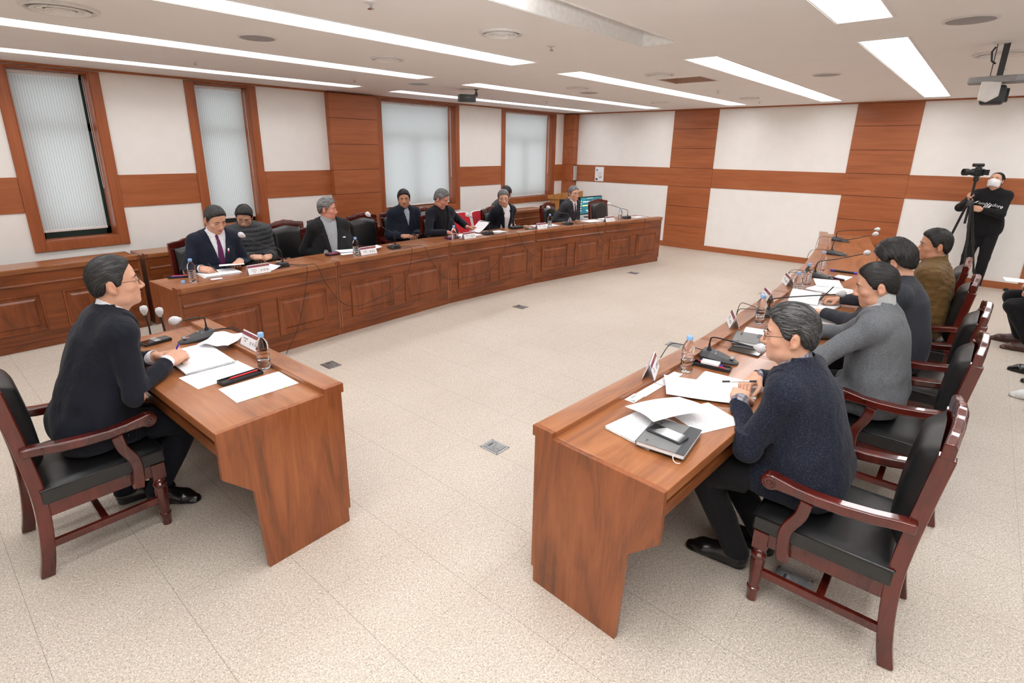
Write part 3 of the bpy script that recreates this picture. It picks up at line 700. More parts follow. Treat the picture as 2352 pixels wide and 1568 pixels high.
red_chair('rightmost red chair behind the glasses man with open collar', 6.87, 6.22)

# lectern, computer corner
t = thing('lectern', 'pale wooden lectern in the far corner behind the grey suit man', 'lectern', (9.62, 6.62, 0))
MB().box(-0.30, 0.30, -0.2, 0.2, 0, 0.86).build('body', PALEWOOD, t, bevel=0.004)
MB().prism([(-0.22, 0.86), (0.22, 0.86), (0.22, 0.93), (-0.22, 1.01)], -0.33, 0.33, 0).build('sloped_top', PALEWOOD, t, bevel=0.004)
t = thing('computer_table', 'low grey table carrying the computer monitor', 'table', (9.02, 5.74, 0), -0.08)
MB().box(-0.62, 0.5, -0.28, 0.3, 0.565, 0.59).build('table_top', plain('pale grey laminate', rgb(206, 206, 210), 0.5), t, bevel=0.004)
for sx in (-0.55, 0.43):
    for sy in (-0.23, 0.25): MB().box(sx-0.018, sx+0.018, sy-0.018, sy+0.018, 0, 0.565).build('leg', BLACKP, t)
def mk_screen():
    t = NT('computer desktop'); tc = t.n('ShaderNodeTexCoord'); sp = t.n('ShaderNodeSeparateXYZ'); t.l(tc.outputs['Object'], sp.inputs[0])
    c = t.ramp(t.noise(t.coord((4, 4, 4)), 1.0, 2), [(0.3, rgb(20, 92, 108)), (0.7, rgb(44, 140, 150))])
    t.set((0.02, 0.02, 0.02, 1), 0.3); t.l(c, t.p.inputs['Emission Color']); t.p.inputs['Emission Strength'].default_value = 1.2; return t.m
t = thing('computer_monitor', 'computer monitor showing a teal presentation screen', 'monitor', (9.10, 5.68, 0.5905), -0.12)
MB().lathe([(0.11, 0), (0.11, 0.008), (0.02, 0.016), (0.02, 0.09)], 20).build('stand', BLACKP, t, smooth=40)
MB().box(-0.335, 0.335, -0.02, 0.025, 0.06, 0.40).build('housing', BLACKP, t, bevel=0.006)
sc_ = MB().box(-0.315, 0.315, -0.0215, -0.0205, 0.08, 0.385).build('screen', mk_screen(), t)
EW = mk_emit('lit white text', (1, 1, 1, 1), 1.0); EY = mk_emit('lit yellow text', (0.9, 1.0, 0.1, 1), 1.0)
m = MB()
for (x0, x1, z, mi, hh) in [(-0.24, 0.16, 0.305, 0, 0.016), (-0.25, 0.02, 0.235, 1, 0.02), (-0.14, 0.2, 0.14, 0, 0.012), (-0.1, 0.16, 0.115, 0, 0.01), (-0.12, 0.05, 0.368, 0, 0.006)]:
    x = x0; r_ = random.Random(3)
    while x < x1:
        w_ = r_.uniform(0.008, 0.02); m.box(x, x+w_, -0.0226, -0.0216, z-hh/2, z+hh/2, mi=mi); x += w_+0.004
for q in range(5): m.box(-0.305, -0.285, -0.0226, -0.0216, 0.13+q*0.045, 0.15+q*0.045, mi=0)
m.build('screen_text', [EW, EY], sc_)
t = thing('computer_tower', 'black computer box beside the monitor, behind the grey suit man', 'computer', (8.56, 5.80, 0.5905), -0.1)
MB().box(-0.1, 0.1, -0.2, 0.16, 0, 0.36).build('case', BLACKP, t, bevel=0.006); MB().box(-0.09, 0.09, -0.206, -0.2, 0.01, 0.35).build('front_grille', DARKP, t, bevel=0.003)
tag(MB().box(-0.2, 0.2, -0.07, 0.07, 0, 0.02).build('keyboard', WHITEP, None, (8.85, 5.50, 0.5905), -0.12, bevel=0.006), 'white keyboard in front of the computer monitor', 'keyboard')

# ------------------------------------------------------------------ people: bodies and clothes as smooth volumes
def nrm(v): v = np.asarray(v, float); return v/np.linalg.norm(v)
class Vol:
    def __init__(s, lo, hi, h):
        s.lo = np.asarray(lo, float); s.h = h
        s.n = np.maximum(4, np.ceil((np.asarray(hi)-s.lo)/h).astype(int)+1)
        s.D = np.full(s.n, 0.1, np.float32)
        s.ax = [(s.lo[i]+h*np.arange(s.n[i])).astype(np.float32) for i in range(3)]
    def sl(s, lo, hi):
        a = np.clip(np.floor((np.asarray(lo)-s.lo)/s.h).astype(int), 0, s.n); b = np.clip(np.ceil((np.asarray(hi)-s.lo)/s.h).astype(int)+1, 0, s.n)
        return tuple(slice(int(a[i]), int(b[i])) for i in range(3))
    def ev(s, fn, lo, hi):
        q = s.sl(lo, hi)
        if any(x.stop <= x.start for x in q): return q, None
        X = s.ax[0][q[0]][:, None, None]; Y = s.ax[1][q[1]][None, :, None]; Z = s.ax[2][q[2]][None, None, :]
        return q, fn(X, Y, Z)
    def add(s, p, k=0.0, off=0.0):
        fn, lo, hi = p; m = 0.03+max(off, 0)*1.6+k
        q, d = s.ev(fn, np.asarray(lo)-m, np.asarray(hi)+m)
        if d is None: return
        d = d-off; a = s.D[q]
        if k > 0:
            h = np.maximum(k-np.abs(a-d), 0)/k; s.D[q] = np.minimum(a, d)-h*h*k*0.25
        else: s.D[q] = np.minimum(a, d)
    def cut(s, p, k=0.0):
        fn, lo, hi = p; q, d = s.ev(fn, lo, hi)
        if d is None: return
        d = -d; a = s.D[q]
        if k > 0:
            h = np.maximum(k-np.abs(a-d), 0)/k; s.D[q] = np.maximum(a, d)+h*h*k*0.25
        else: s.D[q] = np.maximum(a, d)
    def mesh(s, smooth=1):
        D = s.D; S = D < 0
        if not S.any(): return np.zeros((0, 3)), np.zeros((0, 4), int)
        c = np.zeros(tuple(s.n-1), np.int8)
        for i in (0, 1):
            for j in (0, 1):
                for k in (0, 1): c += S[i:s.n[0]-1+i, j:s.n[1]-1+j, k:s.n[2]-1+k]
        act = (c > 0) & (c < 8); ijk = np.argwhere(act); idx = np.full(act.shape, -1, np.int32); idx[act] = np.arange(len(ijk))
        cor = np.array([[i, j, k] for i in (0, 1) for j in (0, 1) for k in (0, 1)])
        val = np.stack([D[ijk[:, 0]+a, ijk[:, 1]+b, ijk[:, 2]+e] for a, b, e in cor], 1)
        acc = np.zeros((len(ijk), 3)); cnt = np.zeros(len(ijk))
        for a in range(8):
            for b in range(a+1, 8):
                if abs(cor[a]-cor[b]).sum() != 1: continue
                m = (val[:, a] < 0) != (val[:, b] < 0); t = val[m, a]/(val[m, a]-val[m, b])
                acc[m] += cor[a]+t[:, None]*(cor[b]-cor[a]); cnt[m] += 1
        P = s.lo+s.h*(ijk+acc/cnt[:, None]); Q = []
        for ax in range(3):
            u, v = [(1, 2), (2, 0), (0, 1)][ax]
            A = [slice(None)]*3; B = [slice(None)]*3; A[ax] = slice(0, -1); B[ax] = slice(1, None)
            ch = S[tuple(A)] != S[tuple(B)]; e = np.argwhere(ch)
            e = e[(e[:, u] > 0) & (e[:, v] > 0) & (e[:, u] < s.n[u]-1) & (e[:, v] < s.n[v]-1)]
            if not len(e): continue
            def cell(du, dv):
                f = e.copy(); f[:, u] -= du; f[:, v] -= dv; return idx[f[:, 0], f[:, 1], f[:, 2]]
            q = np.stack([cell(1, 1), cell(0, 1), cell(0, 0), cell(1, 0)], 1)
            ins = S[e[:, 0], e[:, 1], e[:, 2]]; q[~ins] = q[~ins][:, ::-1]; Q.append(q)
        Q = np.concatenate(Q); Q = Q[(Q >= 0).all(1)]
        for _ in range(smooth):
            acc = np.zeros_like(P); cn = np.zeros(len(P))
            for a in range(4):
                for b in (1, 3):
                    np.add.at(acc, Q[:, a], P[Q[:, (a+b) % 4]]); np.add.at(cn, Q[:, a], 1)
            P = np.where(cn[:, None] > 0, P*0.5+0.5*acc/np.maximum(cn, 1)[:, None], P)
        return P, Q
def cap(a, b, ra, rb, lat=None, s=1.0, fl=None):
    """tapered capsule; lat: widened s times along that axis"""
    a = np.asarray(a, float); b = np.asarray(b, float); r = max(ra, rb)
    if lat is not None: L = nrm(lat)
    d = b-a
    if lat is not None: d = d-L*(d@L)*(1-1/s)
    dd = max(float(d@d), 1e-9)
    def fn(X, Y, Z):
        x, y, z = X-a[0], Y-a[1], Z-a[2]
        if lat is not None:
            u = (x*L[0]+y*L[1]+z*L[2])*(1-1/s); x = x-L[0]*u; y = y-L[1]*u; z = z-L[2]*u
        t = np.clip((x*d[0]+y*d[1]+z*d[2])/dd, 0, 1)
        return np.sqrt((x-t*d[0])**2+(y-t*d[1])**2+(z-t*d[2])**2)-(ra+(rb-ra)*t)
    R = r*(s if lat is not None else 1)
    return fn, np.minimum(a, b)-R, np.maximum(a, b)+R
def ell(c, r, F=None):
    """ellipsoid; F rows are the local axes"""
    c = np.asarray(c, float); r = np.asarray(r, float); F = np.eye(3) if F is None else np.asarray(F)
    ext = np.sqrt(((F*r[:, None])**2).sum(0)) if F is not None else r
    def fn(X, Y, Z):
        x, y, z = X-c[0], Y-c[1], Z-c[2]; k0 = 0; k1 = 0
        for i in range(3):
            q = (x*F[i, 0]+y*F[i, 1]+z*F[i, 2]); k0 = k0+(q/r[i])**2; k1 = k1+(q/r[i]**2)**2
        k0 = np.sqrt(k0); return k0*(k0-1)/np.maximum(np.sqrt(k1), 1e-6)
    return fn, c-ext, c+ext
def rbox(c, hx, F, rad):
    c = np.asarray(c, float); F = np.asarray(F); hx = np.asarray(hx, float); ext = (np.abs(F)*hx[:, None]).sum(0)
    def fn(X, Y, Z):
        x, y, z = X-c[0], Y-c[1], Z-c[2]; o = 0; ins = None
        for i in range(3):
            q = np.abs(x*F[i, 0]+y*F[i, 1]+z*F[i, 2])-(hx[i]-rad); o = o+np.maximum(q, 0)**2; ins = q if ins is None else np.maximum(ins, q)
        return np.sqrt(o)+np.minimum(ins, 0)-rad
    return fn, c-ext, c+ext
def wav(X, Y, Z, seed, fx):
    r = np.random.default_rng(seed); o = 0
    for i in range(5):
        k = r.normal(size=3); k = k/np.linalg.norm(k)*fx*r.uniform(0.6, 1.7); o = o+np.sin(X*k[0]+Y*k[1]+Z*k[2]+r.uniform(0, 6.28))
    return o/5
def ob_from(name, P, Q, mat, parent, origin, mats=None):
    me = bpy.data.meshes.new(name); me.from_pydata((P-np.asarray(origin)).tolist(), [], Q.tolist())
    for m in (mat if isinstance(mat, list) else [mat]): me.materials.append(m)
    me.shade_smooth(); o = bpy.data.objects.new(name, me); COL.objects.link(o)
    if parent is None: o.location = origin
    else: o.parent = parent
    return o
def frame(yaw, pitch=0.0, roll=0.0):
    """rows: left, forward, up; pitch > 0 looks down, roll > 0 leans to the person's right"""
    cy, sy = math.cos(yaw), math.sin(yaw); F = np.array([cy, sy, 0]); L = np.array([-sy, cy, 0]); U = np.array([0, 0, 1.])
    F, U = F*math.cos(pitch)-U*math.sin(pitch), U*math.cos(pitch)+F*math.sin(pitch)
    L, U = L*math.cos(roll)+U*math.sin(roll), U*math.cos(roll)-L*math.sin(roll)
    return np.stack([L, F, U])
def ik(S, T, l1, l2, hint):
    S, T = np.asarray(S, float), np.asarray(T, float); d = T-S; D = np.linalg.norm(d)
    if D > (l1+l2)*0.995: k = D/((l1+l2)*0.995); l1 *= k; l2 *= k
    a = (l1*l1-l2*l2+D*D)/(2*D); h = math.sqrt(max(l1*l1-a*a, 0)); u = d/D; n = np.asarray(hint, float); n = n-u*(n@u); n = nrm(n)
    return S+u*a+n*h
# ---- materials for people
def mk_skin(name, base, lip):
    t = NT(name); v = t.coord(); at = t.n('ShaderNodeAttribute'); at.attribute_name = 'tint'
    sp = t.n('ShaderNodeSeparateColor'); t.l(at.outputs['Color'], sp.inputs[0])
    a = tuple(x*0.94 for x in base[:3])+(1,); b = tuple(min(1, x*1.05) for x in base[:3])+(1,)
    c = t.ramp(t.noise(v, 40, 3), [(0.3, a), (0.7, b)]); c = t.mix(sp.outputs[0], c, lip)
    c = t.mix(t.math('MULTIPLY', sp.outputs[1], 0.55), c, tuple(x*y for x, y in zip(base[:3], (1.0, 0.74, 0.66)))+(1,))
    t.set(c, 0.48, 0.4); t.p.inputs['Subsurface Weight'].default_value = 0.08; t.p.inputs['Subsurface Radius'].default_value = (0.012, 0.005, 0.003)
    t.bump(t.noise(v, 300, 2), 0.08, 0.002); return t.m
SKIN = mk_skin('skin', rgb(214, 164, 138), rgb(176, 100, 92)); SKIN_D = mk_skin('tanned skin', rgb(196, 142, 114), rgb(164, 92, 80)); SKIN_R = mk_skin('ruddy skin', rgb(204, 142, 122), rgb(164, 92, 84))
def mk_hair(name, dark, light, amt):
    t = NT(name); at = t.n('ShaderNodeAttribute'); at.attribute_name = 'tone'; sp = t.n('ShaderNodeSeparateColor'); t.l(at.outputs['Color'], sp.inputs[0])
    v2 = t.coord((14, 14, 14)); f = t.math('ADD', t.math('MULTIPLY', sp.outputs[0], 0.75), t.math('MULTIPLY', t.noise(v2, 1.0, 3), 0.25))
    t.set(t.ramp(f, [(max(0.05, 0.62-amt*0.6), dark), (0.98-amt*0.25, light)]), 0.42, 0.5); return t.m
HB = mk_hair('black hair', rgb(20, 18, 18), rgb(48, 45, 44), 0.3)
HG = mk_hair('dark hair going grey', rgb(30, 29, 30), rgb(104, 102, 102), 0.45)
HGG = mk_hair('grey hair', rgb(62, 62, 63), rgb(158, 158, 158), 0.75)
HDG = mk_hair('black hair with some grey', rgb(24, 23, 24), rgb(70, 68, 68), 0.35)
def cloth(name, c, kind='plain', c2=None, rough=0.85):
    t = NT(name); v = t.coord()
    if kind == 'tweed':
        a = t.noise(t.coord((520, 520, 120)), 1.0, 2); b = t.noise(t.coord((120, 120, 520)), 1.0, 2)
        f = t.math('ADD', t.math('MULTIPLY', a, 0.5), t.math('MULTIPLY', b, 0.5))
        t.set(t.ramp(f, [(0.42, c), (0.54, tuple(x*1.25 for x in c[:3])+(1,)), (0.60, c2)]), rough, 0.2)
    elif kind == 'check':
        tc = t.n('ShaderNodeTexCoord'); sp = t.n('ShaderNodeSeparateXYZ'); t.l(tc.outputs['Object'], sp.inputs[0])
        def st(i, w): return t.math('LESS_THAN', t.math('FRACT', t.math('MULTIPLY', sp.outputs[i], 28)), w)
        x = t.mix(t.math('MULTIPLY', st(2, 0.35), 0.6), c, c2); y = t.mix(t.math('MULTIPLY', st(1, 0.3), 0.6), x, rgb(60, 62, 74)); t.set(t.mix(t.math('MULTIPLY', st(0, 0.12), 0.8), y, rgb(110, 60, 70)), rough, 0.2)
    elif kind == 'dots':
        vo = t.n('ShaderNodeTexVoronoi'); vo.inputs['Scale'].default_value = 130; t.l(v, vo.inputs['Vector'])
        t.set(t.ramp(vo.outputs['Distance'], [(0.26, c2), (0.34, c)]), 0.5, 0.4)
    elif kind == 'marl':
        f = t.noise(v, 420, 2); t.set(t.ramp(f, [(0.38, c), (0.62, c2)]), rough, 0.2)
    else:
        f = t.noise(v, 60, 2); t.set(t.ramp(f, [(0.3, tuple(x*0.88 for x in c[:3])+(1,)), (0.7, tuple(x*1.1 for x in c[:3])+(1,))]), rough, 0.25)
    t.p.inputs['Sheen Weight'].default_value = 0.06
    b1 = t.noise(t.coord((13, 13, 7)), 1.0, 2, 0.5, 1.6); t.bump(t.math('ADD', b1, t.math('MULTIPLY', t.noise(v, 600, 2), 0.05)), 0.45, 0.016); return t.m
NAVY = cloth('midnight navy suiting', rgb(19, 22, 33)); NAVY2 = cloth('navy suiting', rgb(25, 31, 47)); BLACKC = cloth('black cloth', rgb(22, 22, 25)); CHARC = cloth('charcoal suiting', rgb(52, 53, 58)); BLK2 = cloth('black blazer cloth', rgb(30, 31, 33))
TWEED = cloth('navy tweed', rgb(21, 25, 38), 'tweed', rgb(58, 63, 78)); GREYT = cloth('grey tweed', rgb(78, 81, 85), 'marl', rgb(122, 125, 129)); SWEAT = cloth('charcoal sweater knit', rgb(50, 53, 60)); BROWN = cloth('brown quilted shell', rgb(104, 78, 40), 'plain', None, 0.6)
WHITEC = cloth('white shirt cotton', rgb(232, 234, 240)); CHECK = cloth('checked shirt', rgb(150, 152, 160), 'check', rgb(88, 92, 106)); KNITG = cloth('light grey knit', rgb(150, 154, 160), 'marl', rgb(176, 180, 186)); KNITL = cloth('pale grey knit', rgb(172, 174, 174), 'marl', rgb(196, 198, 198))
PUFF = cloth('black puffer shell', rgb(58, 60, 64), 'plain', None, 0.5); NAVYZ = cloth('navy zip jacket cloth', rgb(26, 32, 46)); TIEP = cloth('purple tie silk', rgb(92, 28, 78), 'plain', None, 0.45); TIED = cloth('wine tie with dots', rgb(130, 26, 70), 'dots', rgb(214, 170, 190)); TIEV = cloth('dark violet tie', rgb(66, 34, 70), 'plain', None, 0.5)
LIGHTSH = cloth('pale blue shirt', rgb(176, 186, 202)); GREYTR = cloth('grey trousers', rgb(84, 86, 92)); SHOE = plain('black shoe leather', rgb(16, 16, 17), 0.22, 0.6); SHOEB = plain('brown shoe leather', rgb(74, 44, 36), 0.35); SNEAK = plain('white trainer', rgb(226, 226, 224), 0.6)
MASK = plain('white mask fabric', rgb(240, 240, 242), 0.8); EYEW = plain('eye white', rgb(226, 220, 214), 0.25); IRIS = plain('dark iris', rgb(30, 20, 16), 0.15); RIM = plain('black spectacle rim', rgb(24, 24, 26), 0.3); RIMM = plain('metal spectacle rim', rgb(120, 118, 116), 0.25, metal=0.8)

def head_prims(O, R, sc, female=False):
    def w(l, f, u): return O+sc*(R[0]*l+R[1]*f+R[2]*u)
    E = lambda c, r: ell(w(*c), np.array(r)*sc, R)
    C = lambda a, b, ra, rb: cap(w(*a), w(*b), ra*sc, rb*sc)
    P = [(E((0, -0.006, 0.030), (0.077, 0.091, 0.086)), 0), (E((0, 0.018, -0.030), (0.066, 0.070, 0.080)), 0.02), (E((0, 0.022, -0.070), (0.055, 0.056, 0.042)), 0.025), (E((0, 0.064, -0.100), (0.022, 0.018, 0.016)), 0.025)]
    for s in (-1, 1): P += [(E((s*0.045, 0.048, -0.026), (0.022, 0.024, 0.020)), 0.015), (E((s*0.050, 0.012, -0.078), (0.014, 0.03, 0.02)), 0.02)]
    P += [(C((-0.036, 0.070, 0.020), (0.036, 0.070, 0.020), 0.012, 0.012), 0.014)]
    cuts = [(E((s*0.032, 0.094, 0.000), (0.017, 0.014, 0.010)), 0.010) for s in (-1, 1)]
    Q = [(E((s*0.032, 0.0705, -0.001), (0.0155, 0.012, 0.011)), 0.003) for s in (-1, 1)]
    Q += [(C((0, 0.080, 0.008), (0, 0.099, -0.030), 0.0075, 0.0105), 0.008), (E((0, 0.101, -0.036), (0.0125, 0.012, 0.0105)), 0.006)]
    Q += [(E((s*0.0135, 0.091, -0.040), (0.009, 0.011, 0.008)), 0.005) for s in (-1, 1)]
    Q += [(C((-0.018, 0.078, -0.0655), (0.018, 0.078, -0.0655), 0.0065, 0.0065), 0.004), (C((0, 0.084, -0.0655), (0, 0.083, -0.065), 0.007, 0.006), 0.004), (C((-0.016, 0.076, -0.0765), (0.016, 0.076, -0.0765), 0.007, 0.007), 0.003), (C((0, 0.081, -0.077), (0, 0.081, -0.0765), 0.0075, 0.007), 0.004)]
    cuts2 = [(C((-0.022, 0.0885, -0.0712), (0.022, 0.0885, -0.0712), 0.0028, 0.0028), 0.003)]
    for s in (-1, 1):
        Rr = R.copy(); a = s*0.35; Rr = np.stack([R[0]*math.cos(a)+R[1]*math.sin(a)*-1, R[1]*math.cos(a)+R[0]*math.sin(a), R[2]])
        Q += [(ell(w(s*0.079, -0.020, -0.008), np.array((0.0075, 0.019, 0.031))*sc, Rr), 0.006), (ell(w(s*0.076, -0.009, -0.034), np.array((0.006, 0.009, 0.010))*sc, R), 0.006)]
        cuts2 += [(ell(w(s*0.0885, -0.016, -0.006), np.array((0.0075, 0.010, 0.018))*sc, Rr), 0.004)]
    return P, cuts, Q, cuts2
def hand_prims(Wp, d, n, side, curl=0.5, sc=1.0, spread=0.0, thumb_in=0.4, fc=None):
    """Wp wrist, d finger direction, n back-of-hand direction, side +1: thumb lies along cross(n,d)*side"""
    d = nrm(d); n = np.asarray(n, float); n = nrm(n-d*(n@d)); t = np.cross(n, d)*side
    w = lambda x, y, z: np.asarray(Wp)+sc*(d*x+t*y+n*z)
    P = [(rbox(w(0.048, 0, 0), np.array((0.046, 0.039, 0.0135))*sc, np.stack([d, t, n]), 0.0125*sc), 0.01), (ell(w(0.035, 0.022, -0.008), np.array((0.032, 0.018, 0.014))*sc, np.stack([d, t, n])), 0.01), (ell(w(0.03, -0.026, -0.007), np.array((0.03, 0.014, 0.012))*sc, np.stack([d, t, n])), 0.01)]
    tips = []
    for i, (y, ln, r) in enumerate([(0.0295, 0.072, 0.0088), (0.0100, 0.080, 0.0091), (-0.0095, 0.074, 0.0087), (-0.0285, 0.058, 0.0078)]):
        c = (fc[i] if fc else curl)*(0.94+0.06*i); p = w(0.090-0.004*abs(i-1.2), y, 0.001); a = 0.0; sp = (1.5-i)*0.06+spread*(1.5-i)*0.1
        segs = [0.46, 0.30, 0.24]; rr = [r, r*0.93, r*0.86, r*0.74]; bend = [0.62*c*1.5, 0.8*c*1.5, 0.5*c*1.5]
        P.append((ell(p, np.array((0.0105, 0.0100, 0.0105))*sc), 0.005))
        for k in range(3):
            a += bend[k]; q = p+sc*ln*segs[k]*(d*math.cos(a)*math.cos(sp)+t*math.sin(sp)*math.cos(a)-n*math.sin(a))
            P.append((cap(p, q, rr[k]*sc, rr[k+1]*sc), 0.003 if k else 0.005)); p = q
        tips.append(p)
    b = w(0.022, 0.030, -0.006); k1 = b+sc*0.042*nrm(d*0.62+t*(0.78-thumb_in)-n*(0.18+0.5*thumb_in)); k2 = k1+sc*0.034*nrm(d*0.85+t*(0.35-0.7*thumb_in)-n*(0.1+0.4*thumb_in)); k3 = k2+sc*0.026*nrm(d*0.9+t*(0.1-0.6*thumb_in)-n*(0.15+0.3*thumb_in))
    P += [(cap(b, k1, 0.0145*sc, 0.0108*sc), 0.008), (cap(k1, k2, 0.0108*sc, 0.0098*sc), 0.003), (cap(k2, k3, 0.0098*sc, 0.0078*sc), 0.003)]
    return P, tips
def hair_fn(O, R, sc, front=0.078, side=0.030, vol=0.012, nape=-0.070, bulk=(0, 0, 0), sweep=0, seed=1, part=0.0, rough=0.0022, burn=-0.012):
    cx = O+sc*(R[0]*bulk[0]+R[1]*(-0.005+bulk[1])+R[2]*(0.032+bulk[2])); rad = np.array((0.0775+vol*0.55, 0.092+vol*0.8, 0.086+vol))*sc
    c2 = O+sc*(R[1]*(-0.022)+R[2]*(-0.020)); r2 = np.array((0.066+vol*0.3, 0.068+vol*0.35, 0.062))*sc
    A, _, _ = ell(cx, rad, R); B, _, _ = ell(c2, r2, R)
    fx = [-0.14, -0.092, -0.062, -0.044, -0.034, -0.008, 0.003, 0.018, 0.040, 0.058, 0.074, 0.12]
    fz = [nape-0.004, nape, nape+0.012, -0.030, 0.014, 0.018, burn, burn+0.006, side+0.010, front-0.014, front, front+0.010]
    def fn(X, Y, Z):
        x, y, z = (X-O[0])/sc, (Y-O[1])/sc, (Z-O[2])/sc
        l = x*R[0, 0]+y*R[0, 1]+z*R[0, 2]; f = x*R[1, 0]+y*R[1, 1]+z*R[1, 2]; u = x*R[2, 0]+y*R[2, 1]+z*R[2, 2]
        a = A(X, Y, Z); b = B(X, Y, Z); h = np.maximum(0.03-np.abs(a-b), 0)/0.03; d = np.minimum(a, b)-h*h*0.0075
        zl = np.interp(f, fx, fz)-0.25*np.maximum(0, np.abs(l)-0.050)*(f > 0.03)+0.10*part*l*(f > 0.02)
        st = np.sin(l*430+5*np.sin(f*30+u*20)+seed)*0.5+np.sin(l*240-f*60+u*90+seed*2)*0.35+0.6*np.sin(l*80+f*46+seed*3)
        d = d-rough*sc*st
        d = d+(vol*0.75)*sc*np.clip(1-(u-zl)/0.030, 0, 1)**2*(f > -0.075)
        e = (zl-u)*0.8*sc; k = 0.006*sc; h = np.maximum(k-np.abs(d-e), 0)/k
        return np.maximum(d, e)+h*h*k*0.25
    c = O+sc*(R[1]*-0.015+R[2]*0.02); ext = np.full(3, 0.15)*sc
    return fn, c-ext, c+ext
def add_strands(P, Q, O, R, sc, style, seed, n, front=0.078):
    """locks combed over the hair volume: thin tapered ribbons of hair following its surface"""
    from mathutils.kdtree import KDTree
    r = random.Random(seed*17+3); kd = KDTree(len(P))
    for i, p in enumerate(P): kd.insert(p, i)
    kd.balance()
    nv = np.zeros_like(P); A, B, C, D = (P[Q[:, i]] for i in range(4)); fn = np.cross(C-A, D-B)
    for i in range(4): np.add.at(nv, Q[:, i], fn)
    nv /= np.maximum(np.linalg.norm(nv, axis=1), 1e-9)[:, None]
    loc = (P-O)@R.T/sc; V = [P]; F = [Q]; base = len(P); T = [np.full(len(P), 0.35)]
    cand = np.where((loc[:, 2] > -0.05) & ((nv*(P-O)).sum(1) > 0.02*sc))[0]
    for _ in range(n):
        i = int(cand[r.randrange(len(cand))]); p = P[i].copy(); l, f, u = loc[i]
        w = (0.0016+0.0016*r.random())*sc; m = r.randint(5, 9); pts = []; L = (0.006+0.004*r.random())*sc; lift = (0.0006+0.0016*r.random())*sc
        jit = R[0]*r.uniform(-0.35, 0.35)
        for k in range(m):
            co, j, _d = kd.find(p); nn = nv[j]; pts.append((np.array(co)+nn*(lift+0.0012*sc*(k/m)**2), nn))
            l, f, u = loc[j]
            if style == 'back': d = -R[1]*1.0+R[0]*(0.5*l/0.08)-R[2]*max(0.0, (0.06-u)*14)+R[2]*(0.35 if f > 0.05 else 0)+jit*0.6
            elif style == 'part': d = R[0]*(1.0 if l > 0.012 else -1.0)*0.9-R[1]*0.25-R[2]*max(0.0, (0.07-u)*16)+jit*0.4
            elif style == 'fringe': d = R[1]*(1.0 if f > -0.02 else -0.5)+R[0]*(0.5+0.4*l/0.08)-R[2]*max(0.1, (0.075-u)*14)+jit
            else: d = -R[1]*0.25-R[2]*max(0.2, (0.08-u)*14)+R[0]*(0.8*l/0.08)+jit*1.3
            d = d-nn*(d@nn); ln = np.linalg.norm(d)
            if ln < 1e-6: break
            p = np.array(co)+d/ln*L
        k = len(pts)
        if k < 3: continue
        vs = []
        for q, (c, nn) in enumerate(pts):
            t = pts[min(q+1, k-1)][0]-pts[max(q-1, 0)][0]; t = t/max(np.linalg.norm(t), 1e-9); sd = np.cross(t, nn); ww = w*math.sin(math.pi*(0.12+0.80*q/(k-1)))
            vs += [c+sd*ww-nn*0.0012*sc, c+nn*0.5*ww, c-sd*ww-nn*0.0012*sc]
        V.append(np.array(vs)); fq = []
        for q in range(k-1):
            b = base+q*3; fq += [(b, b+1, b+4, b+3), (b+1, b+2, b+5, b+4)]
        F.append(np.array(fq)); base += len(vs); T.append(np.full(len(vs), r.random()))
    return np.concatenate(V), np.concatenate(F), np.concatenate(T)
def shoe(name, mat, parent, org, heel, yaw, h=0.006, sc=1.0, tall=0.0):
    F = frame(yaw); w = lambda l, f, u: np.asarray(heel)+sc*(F[0]*l+F[1]*f+F[2]*u)
    v = Vol(np.asarray(heel)-0.34*sc, np.asarray(heel)+0.34*sc, h)
    v.add(cap(w(0, 0.045, 0.04), w(0, 0.20, 0.030), 0.040*sc, 0.036*sc, F[0], 1.12), 0.02); v.add(cap(w(0, 0.20, 0.028), w(0.004, 0.262, 0.020), 0.034*sc, 0.017*sc, F[0], 1.25), 0.03)
    v.add(cap(w(0, 0.05, 0.05), w(0, 0.06, 0.088+tall), 0.038*sc, 0.034*sc), 0.02); v.add(cap(w(0, 0.06, 0.088), w(0, 0.17, 0.045), 0.034*sc, 0.026*sc), 0.02)
    z0 = heel[2]
    v.D = np.maximum(v.D, (z0+0.008-v.ax[2])[None, None, :]); s2 = Vol.__new__(Vol); s2.lo, s2.h, s2.n, s2.ax = v.lo, v.h, v.n, v.ax; s2.D = np.full(v.n, 0.1, np.float32)
    s2.add(cap(w(0, 0.045, 0.016), w(0.002, 0.25, 0.014), 0.038*sc, 0.032*sc, F[0], 1.12)); s2.D = np.maximum(s2.D, np.maximum(z0+0.001-s2.ax[2], s2.ax[2]-z0-0.018)[None, None, :])
    v.D = np.minimum(v.D, s2.D); P, Q = v.mesh(1); P[:, 2] = np.maximum(P[:, 2], z0+0.0005)
    return ob_from(name, P, Q, mat, parent, org)
